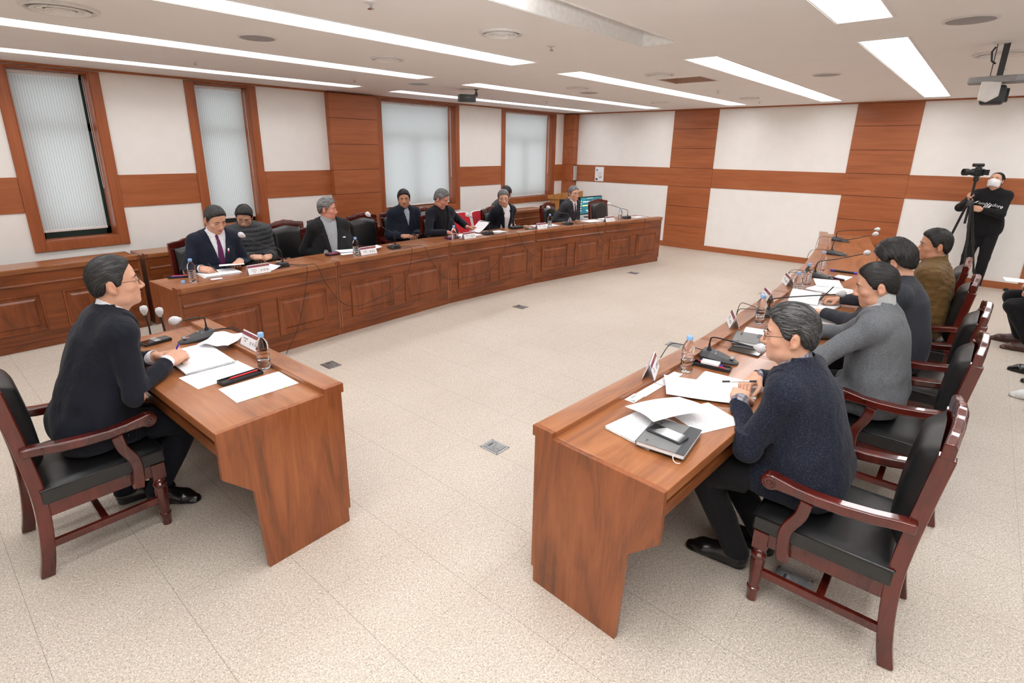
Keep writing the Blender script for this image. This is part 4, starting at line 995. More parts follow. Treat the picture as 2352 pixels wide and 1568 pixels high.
def person(label, hip, head, yaw, hyaw, hpitch=0.0, hroll=0.0, hands=(None, None), elbows=None, handdir=None, curl=(0.5, 0.5), thumb=(0.4, 0.4), res=0.005, sc=1.0, skin=None, hair=None, hairp=None, top='jacket', topm=None, shirt=None, shirtm=None, tie=None, trous=None, shoes=SHOE,
           feet=None, knees=None, bend=0.03, belly=0.0, glasses=None, smile=0, standing=False, seed=1, shw=0.178, vdepth=0.30, quilt=None, eyes_down=False, look=None, fc=(None, None), hsc=1.0, headres=None, mask=False, rest=None, style='back', broad=1.0, collar_up=0.0, notop=False):
    """one figure: body mesh at top level with clothes, hair and eyewear as its children"""
    skin = skin or SKIN; F = frame(yaw); L, Fw, U = F; hip = np.asarray(hip, float); O = np.asarray(head, float)
    org = np.array((hip[0], hip[1], 0.0)); R = frame(hyaw, hpitch, hroll); hs = sc*hsc
    sp = nrm(O-hip); N = O-hs*(0.152*nrm(0.62*sp+0.38*R[2])+0.022*nrm(R[1]*0.6+Fw*0.4))
    mid = (hip+N)/2-Fw*bend
    def spine(t): return (1-t)**2*hip+2*t*(1-t)*mid+t*t*N
    up = nrm(spine(1.0)-spine(0.8)); Us = nrm(spine(0.95)-spine(0.55)); Lc = L; Fc = nrm(np.cross(Lc, Us)); Fc = -Fc if Fc@Fw < 0 else Fc
    Sc = spine(0.905); S = {1: Sc+Lc*shw*sc*broad+Fc*0.012, -1: Sc-Lc*shw*sc*broad+Fc*0.012}
    # limbs
    arms = {}
    for k, s in enumerate((1, -1)):        # left then right
        T = hands[k]
        if T is None: T = hip+s*L*0.17+Fw*0.26+U*0.09
        T = np.asarray(T, float); hint = (elbows[k] if elbows and elbows[k] is not None else s*L*0.25-U*0.8-Fw*0.35)
        dd = handdir[k] if handdir and handdir[k] is not None else None
        Wr = T if dd is None else T
        E = ik(S[s], Wr, 0.29*sc, 0.255*sc, hint); arms[s] = (S[s], E, Wr)
    legs = {}
    for k, s in enumerate((1, -1)):
        Hj = hip+s*L*0.085*sc
        if feet and feet[k] is not None: ft = np.asarray(feet[k][0], float); fy = feet[k][1]
        else: ft = hip+s*L*0.10+Fw*0.24; ft[2] = 0.0; fy = yaw
        A = ft+frame(fy)[1]*0.055*sc+U*0.085; hint = knees[k] if knees else (Fw+U*0.75+s*L*0.12)
        K = ik(Hj, A, 0.43*sc, 0.41*sc, hint); legs[s] = (Hj, K, A, ft, fy)
    # torso sections: (t, half depth, widening)
    tor = [(-0.06, 0.108, 1.50), (0.10, 0.108+belly*0.6, 1.50), (0.34, 0.100+belly, 1.42), (0.58, 0.106+belly*0.4, 1.42), (0.78, 0.104, 1.50), (0.90, 0.080, 1.72)]
    def torso(V, off, k=0.05):
        for (t0, r0, s0), (t1, r1, s1) in zip(tor[:-1], tor[1:]):
            V.add(cap(spine(t0), spine(t1), r0*sc, r1*sc, Lc, (s0+s1)/2*broad), k, off)
        for s in (-1, 1):
            V.add(cap(spine(0.96), S[s]-Lc*s*0.012, 0.058*sc, 0.060*sc), 0.04, off); V.add(cap(N+up*0.045, S[s]-Lc*s*0.05+Us*0.012, 0.034*sc, 0.044*sc), 0.04, off)
    allp = np.array([hip, N, O]+[x for a in arms.values() for x in a])
    lo, hi = allp.min(0)-0.20, allp.max(0)+0.20; lo[2] = max(lo[2], hip[2]-0.16); hi[2] = O[2]+0.16*hs
    # ---- body: head, neck, trunk, arms, hands in one surface
    v = Vol(lo, hi, res); torso(v, -0.014)
    if not standing: v.D = np.maximum(v.D, (hip[2]-0.080-v.ax[2])[None, None, :])
    Pm, cu, Qm, cu2 = head_prims(O, R, hs)
    nk = N-up*0.02
    q = v.sl(O-0.17*hs, O+0.17*hs); hv = Vol.__new__(Vol); hv.h = res; hv.ax = [v.ax[i][q[i]] for i in range(3)]
    hv.n = np.array([len(a) for a in hv.ax]); hv.lo = v.lo+res*np.array([x.start for x in q]); hv.D = np.full(hv.n, 0.1, np.float32)
    for p, k in Pm: hv.add(p, k)
    for p, k in cu: hv.cut(p, k)
    for p, k in Qm: hv.add(p, k)
    for p, k in cu2: hv.cut(p, k)
    v.D[q] = np.minimum(v.D[q], hv.D)
    v.add(cap(nk, O+hs*(R[1]*-0.020-R[2]*0.050), 0.058*hs, 0.054*hs), 0.022)
    v.add(cap(N+Fc*0.035-Us*0.01, O+hs*(R[1]*0.020-R[2]*0.088), 0.030*hs, 0.030*hs), 0.03)
    tips = {}
    for k, s in enumerate((1, -1)):
        Sj, E, Wr = arms[s]; v.add(cap(Sj, E, 0.046*sc, 0.038*sc), 0.02); v.add(cap(E, Wr, 0.039*sc, 0.027*sc), 0.01)
        if handdir and handdir[k] is not None: d, n = handdir[k]
        else: d, n = nrm(Wr-E), np.array((0, 0, 1.))
        hp, tp = hand_prims(Wr, d, n, -s, curl[k], sc*1.02, 0.0, thumb[k], fc[k]); tips[s] = tp
        for p, kk in hp: v.add(p, kk)
    def settle(P, reach, dz=0.0):        # hands and sleeves lie on the table top, they do not sink into it
        if rest is None: return P
        for a_ in arms.values():
            m_ = (((P-a_[2])[:, :2]**2).sum(1) < reach**2) & (P[:, 2] < rest+dz) & (P[:, 2] > rest-0.085); P[m_, 2] = rest+dz+(P[m_, 2]-rest-dz)*0.004
        return P
    P, Q = v.mesh(1); P = settle(P, 0.24)
    body = ob_from('person', P, Q, skin, None, org); tag(body, label, 'person')
    loc = (P-O)@R.T/hs
    g = lambda c, r: np.exp(-(((loc-np.array(c))/np.array(r))**2).sum(1)*1.2)
    lip = np.clip(1.5*np.maximum(g((0, 0.084, -0.0655), (0.021, 0.02, 0.0055)), g((0, 0.082, -0.0765), (0.019, 0.02, 0.0065)))-0.35, 0, 1)
    ck = np.clip(g((0.045, 0.05, -0.035), (0.02, 0.03, 0.02))+g((-0.045, 0.05, -0.035), (0.02, 0.03, 0.02))+g((0, 0.1, -0.036), (0.014, 0.02, 0.012))+0.8*g((0.08, -0.01, -0.01), (0.02, 0.03, 0.04))+0.8*g((-0.08, -0.01, -0.01), (0.02, 0.03, 0.04)), 0, 1)
    at = body.data.color_attributes.new('tint', 'FLOAT_COLOR', 'POINT'); ca = np.ones((len(P), 4), np.float32); ca[:, 0] = lip; ca[:, 1] = ck*0.8; ca[:, 2] = 0; at.data.foreach_set('color', ca.ravel())
    W_ = lambda l, f, u: (O+hs*(R[0]*l+R[1]*f+R[2]*u))-org
    Mh = Matrix(((R[0][0], R[1][0], R[2][0], (O-org)[0]), (R[0][1], R[1][1], R[2][1], (O-org)[1]), (R[0][2], R[1][2], R[2][2], (O-org)[2]), (0, 0, 0, 1))) @ Matrix.Scale(hs, 4)
    for s in (-1, 1):
        m = MB(); ez = -0.001
        m.ball((s*0.032, 0.0775, ez), (0.0118, 0.0062, 0.0040 if not eyes_down else 0.002), 12, Mh, 0); dx = 0.0 if look is None else look
        m.ball((s*0.032+dx, 0.0808, ez), (0.0048, 0.0036, 0.0040 if not eyes_down else 0.0018), 10, Mh, 1)
        m.tube([(s*(0.032-0.0125), 0.079, ez+0.001), (s*0.032-s*0.004, 0.0838, ez+0.0045), (s*0.032+s*0.005, 0.0826, ez+0.0045), (s*(0.032+0.0135), 0.0735, ez+0.001)], 0.0013, 6, Mh, 1)
        m.build('eye', [EYEW, IRIS], body, smooth=60)
        bp = []
        for (a_, b_) in ((0.012, 0.0175), (0.022, 0.0215), (0.032, 0.0235), (0.042, 0.0215), (0.050, 0.0165)):
            o_ = Vector(W_(s*a_, 0.16, b_)); okh, lh, nh, _i = body.ray_cast(o_, -Vector(R[1])); bp.append(tuple((lh+Vector(R[1])*0.0006) if okh else Vector(W_(s*a_, 0.083, b_))))
        m = MB(); m.tube(bp, [0.0026, 0.0038, 0.0036, 0.0028, 0.0012], 6); m.build('eyebrow', HB if hair is HB else HDG, body, smooth=60)
    # ---- hair
    hp_ = dict(hairp or {}); hf = hair_fn(O, R, hs, seed=seed, **hp_); hv = Vol(O-0.155*hs, O+0.165*hs, min(res, 0.004))
    q, d = hv.ev(hf[0], hv.lo, hv.lo+hv.h*hv.n); hv.D[q] = d; P, Q = hv.mesh(0); P, Q, tn = add_strands(P, Q, O, R, hs, style, seed, 1300 if res < 0.0046 else 500); ho = ob_from('hair', P, Q, hair or HB, body, org)
    ta = ho.data.color_attributes.new('tone', 'FLOAT_COLOR', 'POINT'); ta.data.foreach_set('color', np.repeat(tn, 4).astype(np.float32))
    # ---- clothes
    rj = max(res*1.3, 0.005)
    def arm_cloth(V, off, end=0.97, k=0.03):
        for s in (1, -1):
            Sj, E, Wr = arms[s]; We = E+(Wr-E)*end
            V.add(cap(Sj, E, 0.056*sc, 0.049*sc), k, off); V.add(cap(E, We, 0.049*sc, 0.036*sc), 0.02, off); V.add(ell(S[s]-Us*0.004, np.array((0.054,)*3)*sc), 0.03, off)
    def cuts_arm(V, end, pad=0.16):
        for s in (1, -1):
            Sj, E, Wr = arms[s]; dv = nrm(Wr-E); c = E+(Wr-E)*end
            V.cut((lambda X, Y, Z, c=c, dv=dv: np.maximum(-((X-c[0])*dv[0]+(Y-c[1])*dv[1]+(Z-c[2])*dv[2]), np.sqrt((X-c[0])**2+(Y-c[1])**2+(Z-c[2])**2)-0.11), c-0.12, c+0.12), 0.004)
    uvw = lambda X, Y, Z: [((X-N[0])*a[0]+(Y-N[1])*a[1]+(Z-N[2])*a[2]) for a in (Lc, Fc, Us)]
    nax = nrm(O+hs*(R[1]*-0.015-R[2]*0.05)-N); nf = nrm(np.cross(Lc, nax)); nf = -nf if nf@Fc < 0 else nf
    def collar(V, r, h0, slope, th=0.006, gap=None, flare=0.10, base=-0.03):
        def fn(X, Y, Z):
            x, y, z = X-N[0], Y-N[1], Z-N[2]
            u = x*Lc[0]+y*Lc[1]+z*Lc[2]; vv_ = x*nf[0]+y*nf[1]+z*nf[2]-0.006; w = x*nax[0]+y*nax[1]+z*nax[2]
            d = np.abs(np.sqrt((u/1.0)**2+(vv_/1.06)**2)-(r-flare*w))-th
            d = np.maximum(d, np.maximum(w-(h0-slope*vv_), base-w))
            if gap is not None: d = np.maximum(d, np.minimum(vv_+0.01, gap-np.abs(u)+0.25*np.minimum(w, 0)*0)*0.9)
            return d
        V.add((fn, N-0.14, N+0.16), 0.006)
    hipz = hip[2]
    def wrinkle(V, amp, f, sd):
        def g_(V_):
            X = V_.ax[0][:, None, None]; Y = V_.ax[1][None, :, None]; Z = V_.ax[2][None, None, :]
            return amp*wav(X, Y, Z*0.45, sd, f)
        m = np.abs(V.D) < 0.05; V.D[m] += np.broadcast_to(g_(V), V.D.shape)[m]
    lo2, hi2 = lo-0.03, hi.copy(); hi2[2] = N[2]+0.16; lo2[2] = hipz-0.22
    if standing: lo2[2] = hipz-0.30
    topm = topm or NAVY
    if top in ('jacket', 'coat'):
        # shirt or knit underneath
        lo3, hi3 = N-np.array((0.27, 0.27, 0.50)), N+np.array((0.27, 0.27, 0.15)); V = Vol(lo3, hi3, 0.0045); torso(V, 0.004); 
        if shirt == 'turtle': collar(V, 0.061, 0.098, 0.40, 0.007, None, 0.0)
        elif shirt == 'crew': collar(V, 0.066, 0.030, 0.25, 0.006)
        else: collar(V, 0.0605, 0.056, 0.40, 0.0045, 0.012 if tie else 0.026, 0.03)
        V.D = np.maximum(V.D, (N[2]-0.47-V.ax[2])[None, None, :])
        P, Q = V.mesh(1); ob_from('sweater' if shirt in ('turtle', 'crew') else 'shirt', P, Q, shirtm or WHITEC, body, org)
        if shirt not in ('crew',):
            for s in (1, -1):
                Sj, E, Wr = arms[s]; dv = nrm(Wr-E); q4 = Vector(dv).to_track_quat('Z', 'Y').to_matrix().to_4x4(); L_ = np.linalg.norm(Wr-E)
                m = MB(); m.lathe([(0.036*sc, -0.05), (0.0355*sc, -0.002), (0.0345*sc, 0.0), (0.0315*sc, -0.003), (0.031*sc, -0.05)], 20, TR(*(Wr+dv*0.004-org)) @ q4); 
                if rest is not None: m.v = [(p[0], p[1], max(p[2], rest+0.0008)) for p in m.v]
                m.build('shirt_cuff', shirtm or WHITEC, body, smooth=50)
        if tie:
            T = Vol(N-0.40, N+0.12, 0.005); torso(T, 0.014)
            def tf(X, Y, Z):
                u, v_, w = uvw(X, Y, Z); return np.maximum(np.maximum(np.abs(u)-(0.014+0.085*np.clip(-w-0.02, 0, 0.33)), -v_), np.maximum(w+0.030, -0.34-w))
            q, d = T.ev(tf, T.lo, T.lo+T.h*T.n); D0 = T.D.copy(); T.D = np.maximum(D0, np.maximum(d, -(D0+0.010)))
            T.add(ell(N+Fc*0.078*sc+Us*-0.020, np.array((0.019, 0.016, 0.034)), np.stack([Lc, Fc, Us])), 0.012)
            P, Q = T.mesh(1); ob_from('tie', P, Q, tie, body, org)
        V = Vol(lo2, hi2, rj); torso(V, 0.017); arm_cloth(V, 0.004, 1.0)
        V.add(cap(spine(0.25), hip-U*0.02, 0.108*sc+belly*0.5, 0.112*sc, Lc, 1.46), 0.05, 0.016)
        for s in (1, -1):
            Hj, K, A, ft, fy = legs[s]; V.add(cap(Hj+U*0.02-Fw*0.04, Hj+(K-Hj)*(0.30 if not standing else 0.35), 0.098*sc, 0.094*sc), 0.04, 0.010)
        D0 = V.D.copy(); hem = hipz-(0.090 if not standing else 0.17); V.D = np.maximum(V.D, (hem-V.ax[2])[None, None, :])
        wrinkle(V, 0.0055, 40, seed); wrinkle(V, 0.002, 95, seed+9)
        b0 = -vdepth
        def hw(w): return np.where(w < b0, 0.004+0.16*np.clip(b0-w-0.04, 0, 1), 0.010+0.068*np.clip((w-b0)/(-b0), 0, 1.2))
        def vcut(X, Y, Z):
            u, v_, w = uvw(X, Y, Z); return np.maximum(np.maximum(np.abs(u)-hw(w), -v_+0.0), np.maximum(w-0.12, -0.60-w))
        V.cut((vcut, N-0.62, N+0.2), 0.005)
        V.cut(cap(N+nax*0.005, N+nax*0.14, 0.064, 0.072), 0.006)
        cuts_arm(V, 0.93)
        def lap(X, Y, Z):
            u, v_, w = uvw(X, Y, Z); hh = hw(w); a = np.abs(u); lw = 0.012+0.060*np.clip((w-b0)/(-b0), 0, 1.0)
            lw = np.where((w > -0.085) & (w < -0.07), lw-0.035, np.where(w >= -0.07, lw-0.016, lw))
            return np.maximum(np.maximum(a-hh-lw, hh-a), np.maximum(np.maximum(-v_+0.015, w-0.05), b0-0.01-w))
        q, d = V.ev(lap, N-0.45, N+0.12)
        if d is not None:
            lp = np.maximum(np.maximum(D0[q]-0.007, -(D0[q]+0.01)), d); V.D[q] = np.minimum(V.D[q], lp)
        collar(V, 0.080, 0.030, 0.52, 0.0055, 0.05, 0.45, -0.05)
        P, Q = V.mesh(1); P = settle(P, 0.27, 0.0005); jk = ob_from('jacket', P, Q, topm, body, org)
        # buttons on the cuffs and front
        m = MB()
        for s in (1, -1):
            Sj, E, Wr = arms[s]; dv = nrm(Wr-E); o_ = nrm(np.cross(dv, U))*(-s)
            for j in range(3): c = E+(Wr-E)*(0.86-0.07*j)+o_*0.036+np.array((0, 0, -0.010)); m.ball(tuple(c-org), (0.006, 0.006, 0.006), 8)
        m.build('cuff_button', BLACKP, jk, smooth=60)
    else:
        V = Vol(lo2, hi2, rj); offt = {'sweater': 0.010, 'puffer': 0.030, 'zip': 0.018, 'quilted': 0.018}[top]
        torso(V, offt); arm_cloth(V, offt*0.7, 1.0)
        V.add(cap(spine(0.2), hip-U*0.0, 0.118*sc+belly*0.5, 0.122*sc, Lc, 1.42), 0.05, offt)
        if not standing:
            for s in (1, -1):
                Hj, K, A, ft, fy = legs[s]; V.add(cap(Hj+U*0.03-Fw*0.03, Hj+(K-Hj)*0.2, 0.09*sc, 0.085*sc), 0.04, 0.006)
        if top in ('puffer', 'quilted'):
            m = np.abs(V.D) < 0.06; X = V.ax[0][:, None, None]; Y = V.ax[1][None, :, None]; Z = V.ax[2][None, None, :]
            fz = 62 if top == 'puffer' else 95
            q = 0.0065*np.abs(np.sin(Z*fz+1.2*np.sin((X+Y)*9)))-0.004 if top == 'puffer' else 0.004*np.abs(np.sin((Z+0.8*X+0.5*Y)*fz*0.6))*np.abs(np.sin((Z-0.8*X-0.5*Y)*fz*0.6))-0.002+0.0025*wav(X, Y, Z, seed+5, 60)
            V.D[m] -= np.broadcast_to(q, V.D.shape)[m]
        wrinkle(V, 0.0035 if top != 'puffer' else 0.005, 38, seed)
        hem = hipz-(0.075 if not standing else 0.10); V.D = np.maximum(V.D, (hem-V.ax[2])[None, None, :])
        V.cut(cap(N-nax*0.0, N+nax*0.14, 0.058, 0.062), 0.006); 
        if shirt == 'zipv':
            V.cut((lambda X, Y, Z: (lambda u, v_, w: np.maximum(np.maximum(np.abs(u)-0.045*np.clip((w+0.20)/0.20, 0, 1.3), -v_), w-0.1))(*uvw(X, Y, Z)), N-0.3, N+0.14), 0.004)
        if top == 'sweater': collar(V, 0.066, 0.026, 0.30, 0.006)
        else: collar(V, 0.070, 0.060+collar_up, 0.35, 0.009, 0.03 if shirt == 'zipv' else None, 0.02)
        cuts_arm(V, 0.97)
        P, Q = V.mesh(1); P = settle(P, 0.27, 0.0005); jk = ob_from({'sweater': 'sweater', 'puffer': 'puffer_jacket', 'zip': 'zip_jacket', 'quilted': 'quilted_jacket'}[top], P, Q, topm, body, org)
        if shirt is not None:
            V = Vol(N-0.26, N+0.16, rj); torso(V, 0.006); V.D = np.maximum(V.D, (N[2]-0.24-V.ax[2])[None, None, :]); collar(V, 0.062, 0.060, 0.42, 0.005, 0.022 if shirt == 'zipv' else None, 0.03)
            P, Q = V.mesh(1); ob_from('shirt', P, Q, shirtm or WHITEC, body, org)
    # ---- trousers, shoes
    lp_ = np.array([x for l in legs.values() for x in l[:3]]+[hip]); rt = max(res*1.4, 0.008)
    V = Vol(np.minimum(lp_.min(0)-0.17, 9), lp_.max(0)+0.18, rt)
    V.add(cap(spine(-0.02), spine(0.16), 0.118*sc, 0.112*sc, Lc, 1.40), 0.05)
    for s in (1, -1):
        Hj, K, A, ft, fy = legs[s]; Ab = A-U*0.02
        V.add(cap(Hj, K, 0.092*sc, 0.066*sc), 0.04, 0.004); V.add(cap(K, Ab, 0.066*sc, 0.050*sc), 0.02, 0.004); V.add(cap(K+(A-K)*0.3-Fw*0.012, K+(A-K)*0.62, 0.058*sc, 0.052*sc), 0.02)
    if not standing:
        fw = ((V.ax[0][:, None]-hip[0])*Fw[0]+(V.ax[1][None, :]-hip[1])*Fw[1])[:, :, None]; zz = V.ax[2][None, None, :]
        V.D = np.where((fw < 0.20) & (zz > hipz-0.17) & (zz < hipz), np.maximum(V.D, hipz-0.094-zz), V.D)
    wrinkle(V, 0.004, 36, seed+3)
    V.D = np.maximum(V.D, (min(l[3][2] for l in legs.values())+0.055-V.ax[2])[None, None, :])
    P, Q = V.mesh(1); ob_from('trousers', P, Q, trous or topm, body, org)
    for s in (1, -1): shoe('shoe', shoes, body, org, legs[s][3]-frame(legs[s][4])[1]*0.0, legs[s][4], max(res, 0.005), sc)
    # ---- spectacles
    if glasses:
        m = MB(); rim = glasses[0]; rw, rh = glasses[1:3]; g_ = []
        for s in (-1, 1):
            pts = []
            for i in range(25):
                a = 2*math.pi*i/24; c, sn = math.cos(a), math.sin(a); pw = glasses[3]; x = rw*math.copysign(abs(c)**pw, c); z = rh*math.copysign(abs(sn)**pw, sn)
                pts.append((s*0.033+x, 0.098-0.25*(abs(s*0.033+x)-0.033)**2*20-max(0, abs(s*0.033+x)-0.03)*0.25, -0.005+z))
            m.tube(pts, glasses[4], 6, Mh)
            m.tube([(s*(0.033+rw), 0.0935, 0.0), (s*0.070, 0.078, 0.004), (s*0.080, 0.03, 0.008), (s*0.0825, -0.006, 0.016), (s*0.0815, -0.020, 0.018)], glasses[4]*1.1, 6, Mh); g_.append(pts[:24])
        m.tube([(-(0.033-rw), 0.098, 0.001), (0, 0.102, 0.004), (0.033-rw, 0.098, 0.001)], glasses[4], 6, Mh)
        gl = m.build('glasses', rim, body, smooth=60)
        for pts in g_:
            c = np.mean(np.array(pts), 0); MB().add([tuple(c)]+[tuple(p) for p in pts], [(0, i+1, (i+1) % 24+1) for i in range(24)], Mh).build('lens', LENS, gl, smooth=60)
    if mask:
        V = Vol(O-0.14*hs, O+0.14*hs, 0.004); V.D[:] = 0.1
        for p, k in Pm: V.add(p, k, 0.007)
        V.add(ell(W_(0, 0.085, -0.045)+org, np.array((0.034, 0.03, 0.045))*hs, R), 0.03)
        def mf(X, Y, Z):
            x, y, z = (X-O[0])/hs, (Y-O[1])/hs, (Z-O[2])/hs; l = x*R[0, 0]+y*R[0, 1]+z*R[0, 2]; f = x*R[1, 0]+y*R[1, 1]+z*R[1, 2]; u = x*R[2, 0]+y*R[2, 1]+z*R[2, 2]
            return np.maximum(np.maximum(u+0.012-0.006*(1-np.abs(l)/0.05), -0.110-u), 0.012-f)*hs
        q, d = V.ev(mf, V.lo, V.lo+V.h*V.n); D0 = V.D.copy(); V.D = np.maximum(D0, np.maximum(d, -(D0+0.012))); P, Q = V.mesh(1); mk = ob_from('face_mask', P, Q, MASK, body, org)
        m = MB()
        for s in (-1, 1): m.tube([(s*0.066, 0.015, -0.025), (s*0.082, -0.01, 0.012), (s*0.084, -0.022, 0.0)], 0.0013, 6, Mh); m.tube([(s*0.060, 0.015, -0.085), (s*0.080, -0.012, -0.045)], 0.0013, 6, Mh)
        m.build('ear_loop', WHITEP, mk)
    return body, dict(N=N, O=O, R=R, L=Lc, F=Fc, U=Us, arms=arms, org=org, tips=tips, spine=spine, legs=legs, Mh=Mh)

# ------------------------------------------------------------------ the people in the room
G1 = (RIM, 0.024, 0.015, 0.62, 0.0011); GR = (RIM, 0.0225, 0.0215, 1.0, 0.0011); GM = (RIMM, 0.024, 0.017, 0.7, 0.001)
rad = math.radians
HZ = 0.557
SWEPT = dict(front=0.074, side=0.034, vol=0.012, nape=-0.062, rough=0.0014)
SHORT = dict(front=0.078, side=0.034, vol=0.009, nape=-0.058, rough=0.0010)
FULL = dict(front=0.070, side=0.024, vol=0.018, nape=-0.072, rough=0.0016)
PEOPLE = {}
PEOPLE['chair man'] = person('person in dark suit and wine tie, seated sideways at the short desk on the left', (0.445, 3.03, HZ), (0.662, 3.03, 1.222), 0.0, rad(-10), rad(-4),
    hands=((0.775, 3.055, 0.80), (0.795, 2.925, 0.808)), elbows=((-0.35, 0.6, -0.8), (-0.25, -0.45, -1.0)), handdir=(((0.85, -0.45, 0.10), (0.25, 0.45, 0.85)), ((0.90, 0.36, 0.14), (0.10, -0.55, 0.82))), curl=(0.6, 0.85), thumb=(0.45, 0.6),
    res=0.0034, hair=HDG, hairp=SHORT, topm=NAVY, tie=TIED, feet=(((0.50, 3.17, 0), rad(-12)), ((0.625, 3.075, 0), rad(-47))), bend=0.0, belly=0.018, glasses=G1, seed=3, hsc=1.04, rest=0.757)
PEOPLE['tweed man'] = person('person in navy tweed jacket and round glasses, writing at the nearest right desk', (2.36, 0.315, HZ), (2.36, 0.478, 1.132), rad(90), rad(102), rad(4), 0.0,
    hands=((2.355, 0.635, 0.792), (2.625, 0.648, 0.806)), elbows=((-0.4, 0.1, -1.0), (0.9, 0.0, -0.6)), handdir=(((0.96, 0.22, -0.02), (-0.1, -0.15, 0.97)), ((-0.93, 0.24, -0.24), (-0.05, 0.45, 0.88))), curl=(0.5, 0.62), thumb=(0.35, 0.45),
    res=0.0034, hair=HG, hairp=dict(SWEPT, vol=0.015, bulk=(0, 0.004, 0.004), front=0.070, rough=0.0018), topm=TWEED, shirt='collar', shirtm=CHECK, trous=BLACKC, feet=(((2.30, 0.475, 0), rad(97)), ((2.47, 0.40, 0), rad(88))), bend=0.02, belly=0.018, glasses=GR, seed=4, rest=0.7545)
PEOPLE['blazer man'] = person('person in grey tweed blazer over pale turtleneck, second along the right desks', (3.47, 0.235, HZ), (3.47, 0.332, 1.162), rad(90), rad(99), rad(14),
    hands=((3.36, 0.68, 0.785), (3.62, 0.66, 0.785)), elbows=((-0.9, -0.2, -0.5), (0.9, -0.2, -0.5)), handdir=(((0.5, 0.8, -0.05), (0, 0, 1)), ((-0.5, 0.8, -0.05), (0, 0, 1))), res=0.004, skin=SKIN, hair=HB, hairp=dict(SHORT, vol=0.010), topm=GREYT, shirt='turtle', shirtm=KNITL, trous=BLACKC, bend=0.0, belly=0.02, seed=5, rest=0.7445, eyes_down=True)
PEOPLE['sweater man'] = person('person in charcoal sweater with thick black hair, writing at the third right desk', (4.29, 0.20, HZ), (4.29, 0.335, 1.175), rad(90), rad(72), rad(24), rad(-6),
    hands=((4.15, 0.66, 0.785), (4.60, 0.655, 0.79)), elbows=((-0.9, -0.2, -0.5), (0.9, -0.2, -0.5)), handdir=(((0.5, 0.8, -0.05), (0, 0, 1)), ((-0.55, 0.8, -0.1), (0.45, 0.2, 0.85))), curl=(0.5, 0.85), thumb=(0.4, 0.75), res=0.004, hair=HB, hsc=1.04, hairp=dict(FULL, vol=0.034, rough=0.0025), top='sweater', topm=SWEAT, shirt=None, trous=BLACKC, bend=0.03, belly=0.02, seed=6, rest=0.766, style='messy', eyes_down=True)
PEOPLE['brown man'] = person('person in brown quilted jacket with black hair, fourth along the right desks', (5.25, 0.155, HZ), (5.25, 0.195, 1.178), rad(90), rad(104), rad(2),
    hands=((5.1, 0.45, 0.68), (5.4, 0.45, 0.68)), res=0.004, skin=SKIN_D, hair=HB, hairp=dict(FULL, vol=0.015, front=0.072, side=0.03), top='quilted', topm=BROWN, shirt='collar', trous=BLACKC, bend=0.01, belly=0.02, seed=7, style='fringe')
PEOPLE['purple tie man'] = person('person in navy suit and purple tie, smiling down at papers on the left row', (2.0, 5.465, HZ), (2.065, 5.40, 1.185), rad(-92), rad(-82), rad(26), rad(4),
    hands=((2.165, 5.225, 0.79), (1.795, 5.145, 0.79)), elbows=((0.5, 0.3, -1.0), (-0.5, 0.3, -1.0)), handdir=(((-0.62, -0.76, -0.05), (0, 0, 1)), ((0.5, -0.85, -0.12), (-0.3, -0.1, 0.93))), curl=(0.45, 0.8), thumb=(0.35, 0.75), res=0.0045, skin=SKIN, hair=HDG, hairp=SHORT, topm=NAVY2, tie=TIEP, trous=NAVY2, bend=0.02, belly=0.025, seed=8, style='back', eyes_down=True, rest=0.7585, hsc=1.06)
PEOPLE['puffer man'] = person('person in black puffer jacket and glasses, looking down behind the navy suit', (2.66, 6.03, HZ), (2.59, 5.98, 1.118), rad(-98), rad(-122), rad(28), rad(-5),
    hands=((2.70, 5.72, 0.70), (2.50, 5.70, 0.72)), handdir=(((-0.9, -0.3, -0.1), (0, -0.5, 0.85)), ((0.9, -0.3, -0.1), (0, -0.5, 0.85))), res=0.0055, hair=HB, hairp=FULL, top='puffer', topm=PUFF, shirt='collar', trous=GREYTR, bend=0.04, belly=0.01, glasses=GM, seed=9, style='fringe', eyes_down=True)
PEOPLE['turtleneck man'] = person('person in black blazer over grey turtleneck, turned sideways on the left row', (3.36, 5.475, HZ), (3.275, 5.44, 1.192), rad(-98), rad(-42), rad(3),
    hands=((3.45, 5.43, 0.67), (3.20, 5.42, 0.67)), res=0.0048, skin=SKIN_R, hair=HGG, hairp=dict(SWEPT, front=0.070, vol=0.015), topm=BLK2, shirt='turtle', shirtm=KNITG, trous=NAVY2, bend=0.0, belly=0.045, seed=10, vdepth=0.44)
PEOPLE['zip man'] = person('person in navy zip jacket facing the camera, in the back row holding a phone', (4.80, 6.035, HZ), (4.785, 5.975, 1.178), rad(-101), rad(-126), rad(4), rad(3),
    hands=((4.80, 5.745, 0.70), (4.60, 5.81, 0.70)), handdir=(((-0.7, -0.6, 0.1), (0.1, -0.3, 0.9)), ((0.7, -0.7, 0.0), (-0.3, -0.3, 0.85))), curl=(0.5, 0.5), res=0.0055, skin=SKIN_D, hair=HB, hairp=dict(FULL, front=0.070), top='zip', topm=NAVYZ, shirt='zipv', shirtm=LIGHTSH, trous=NAVY2, bend=0.03, belly=0.05, seed=11, style='fringe', collar_up=0.02)
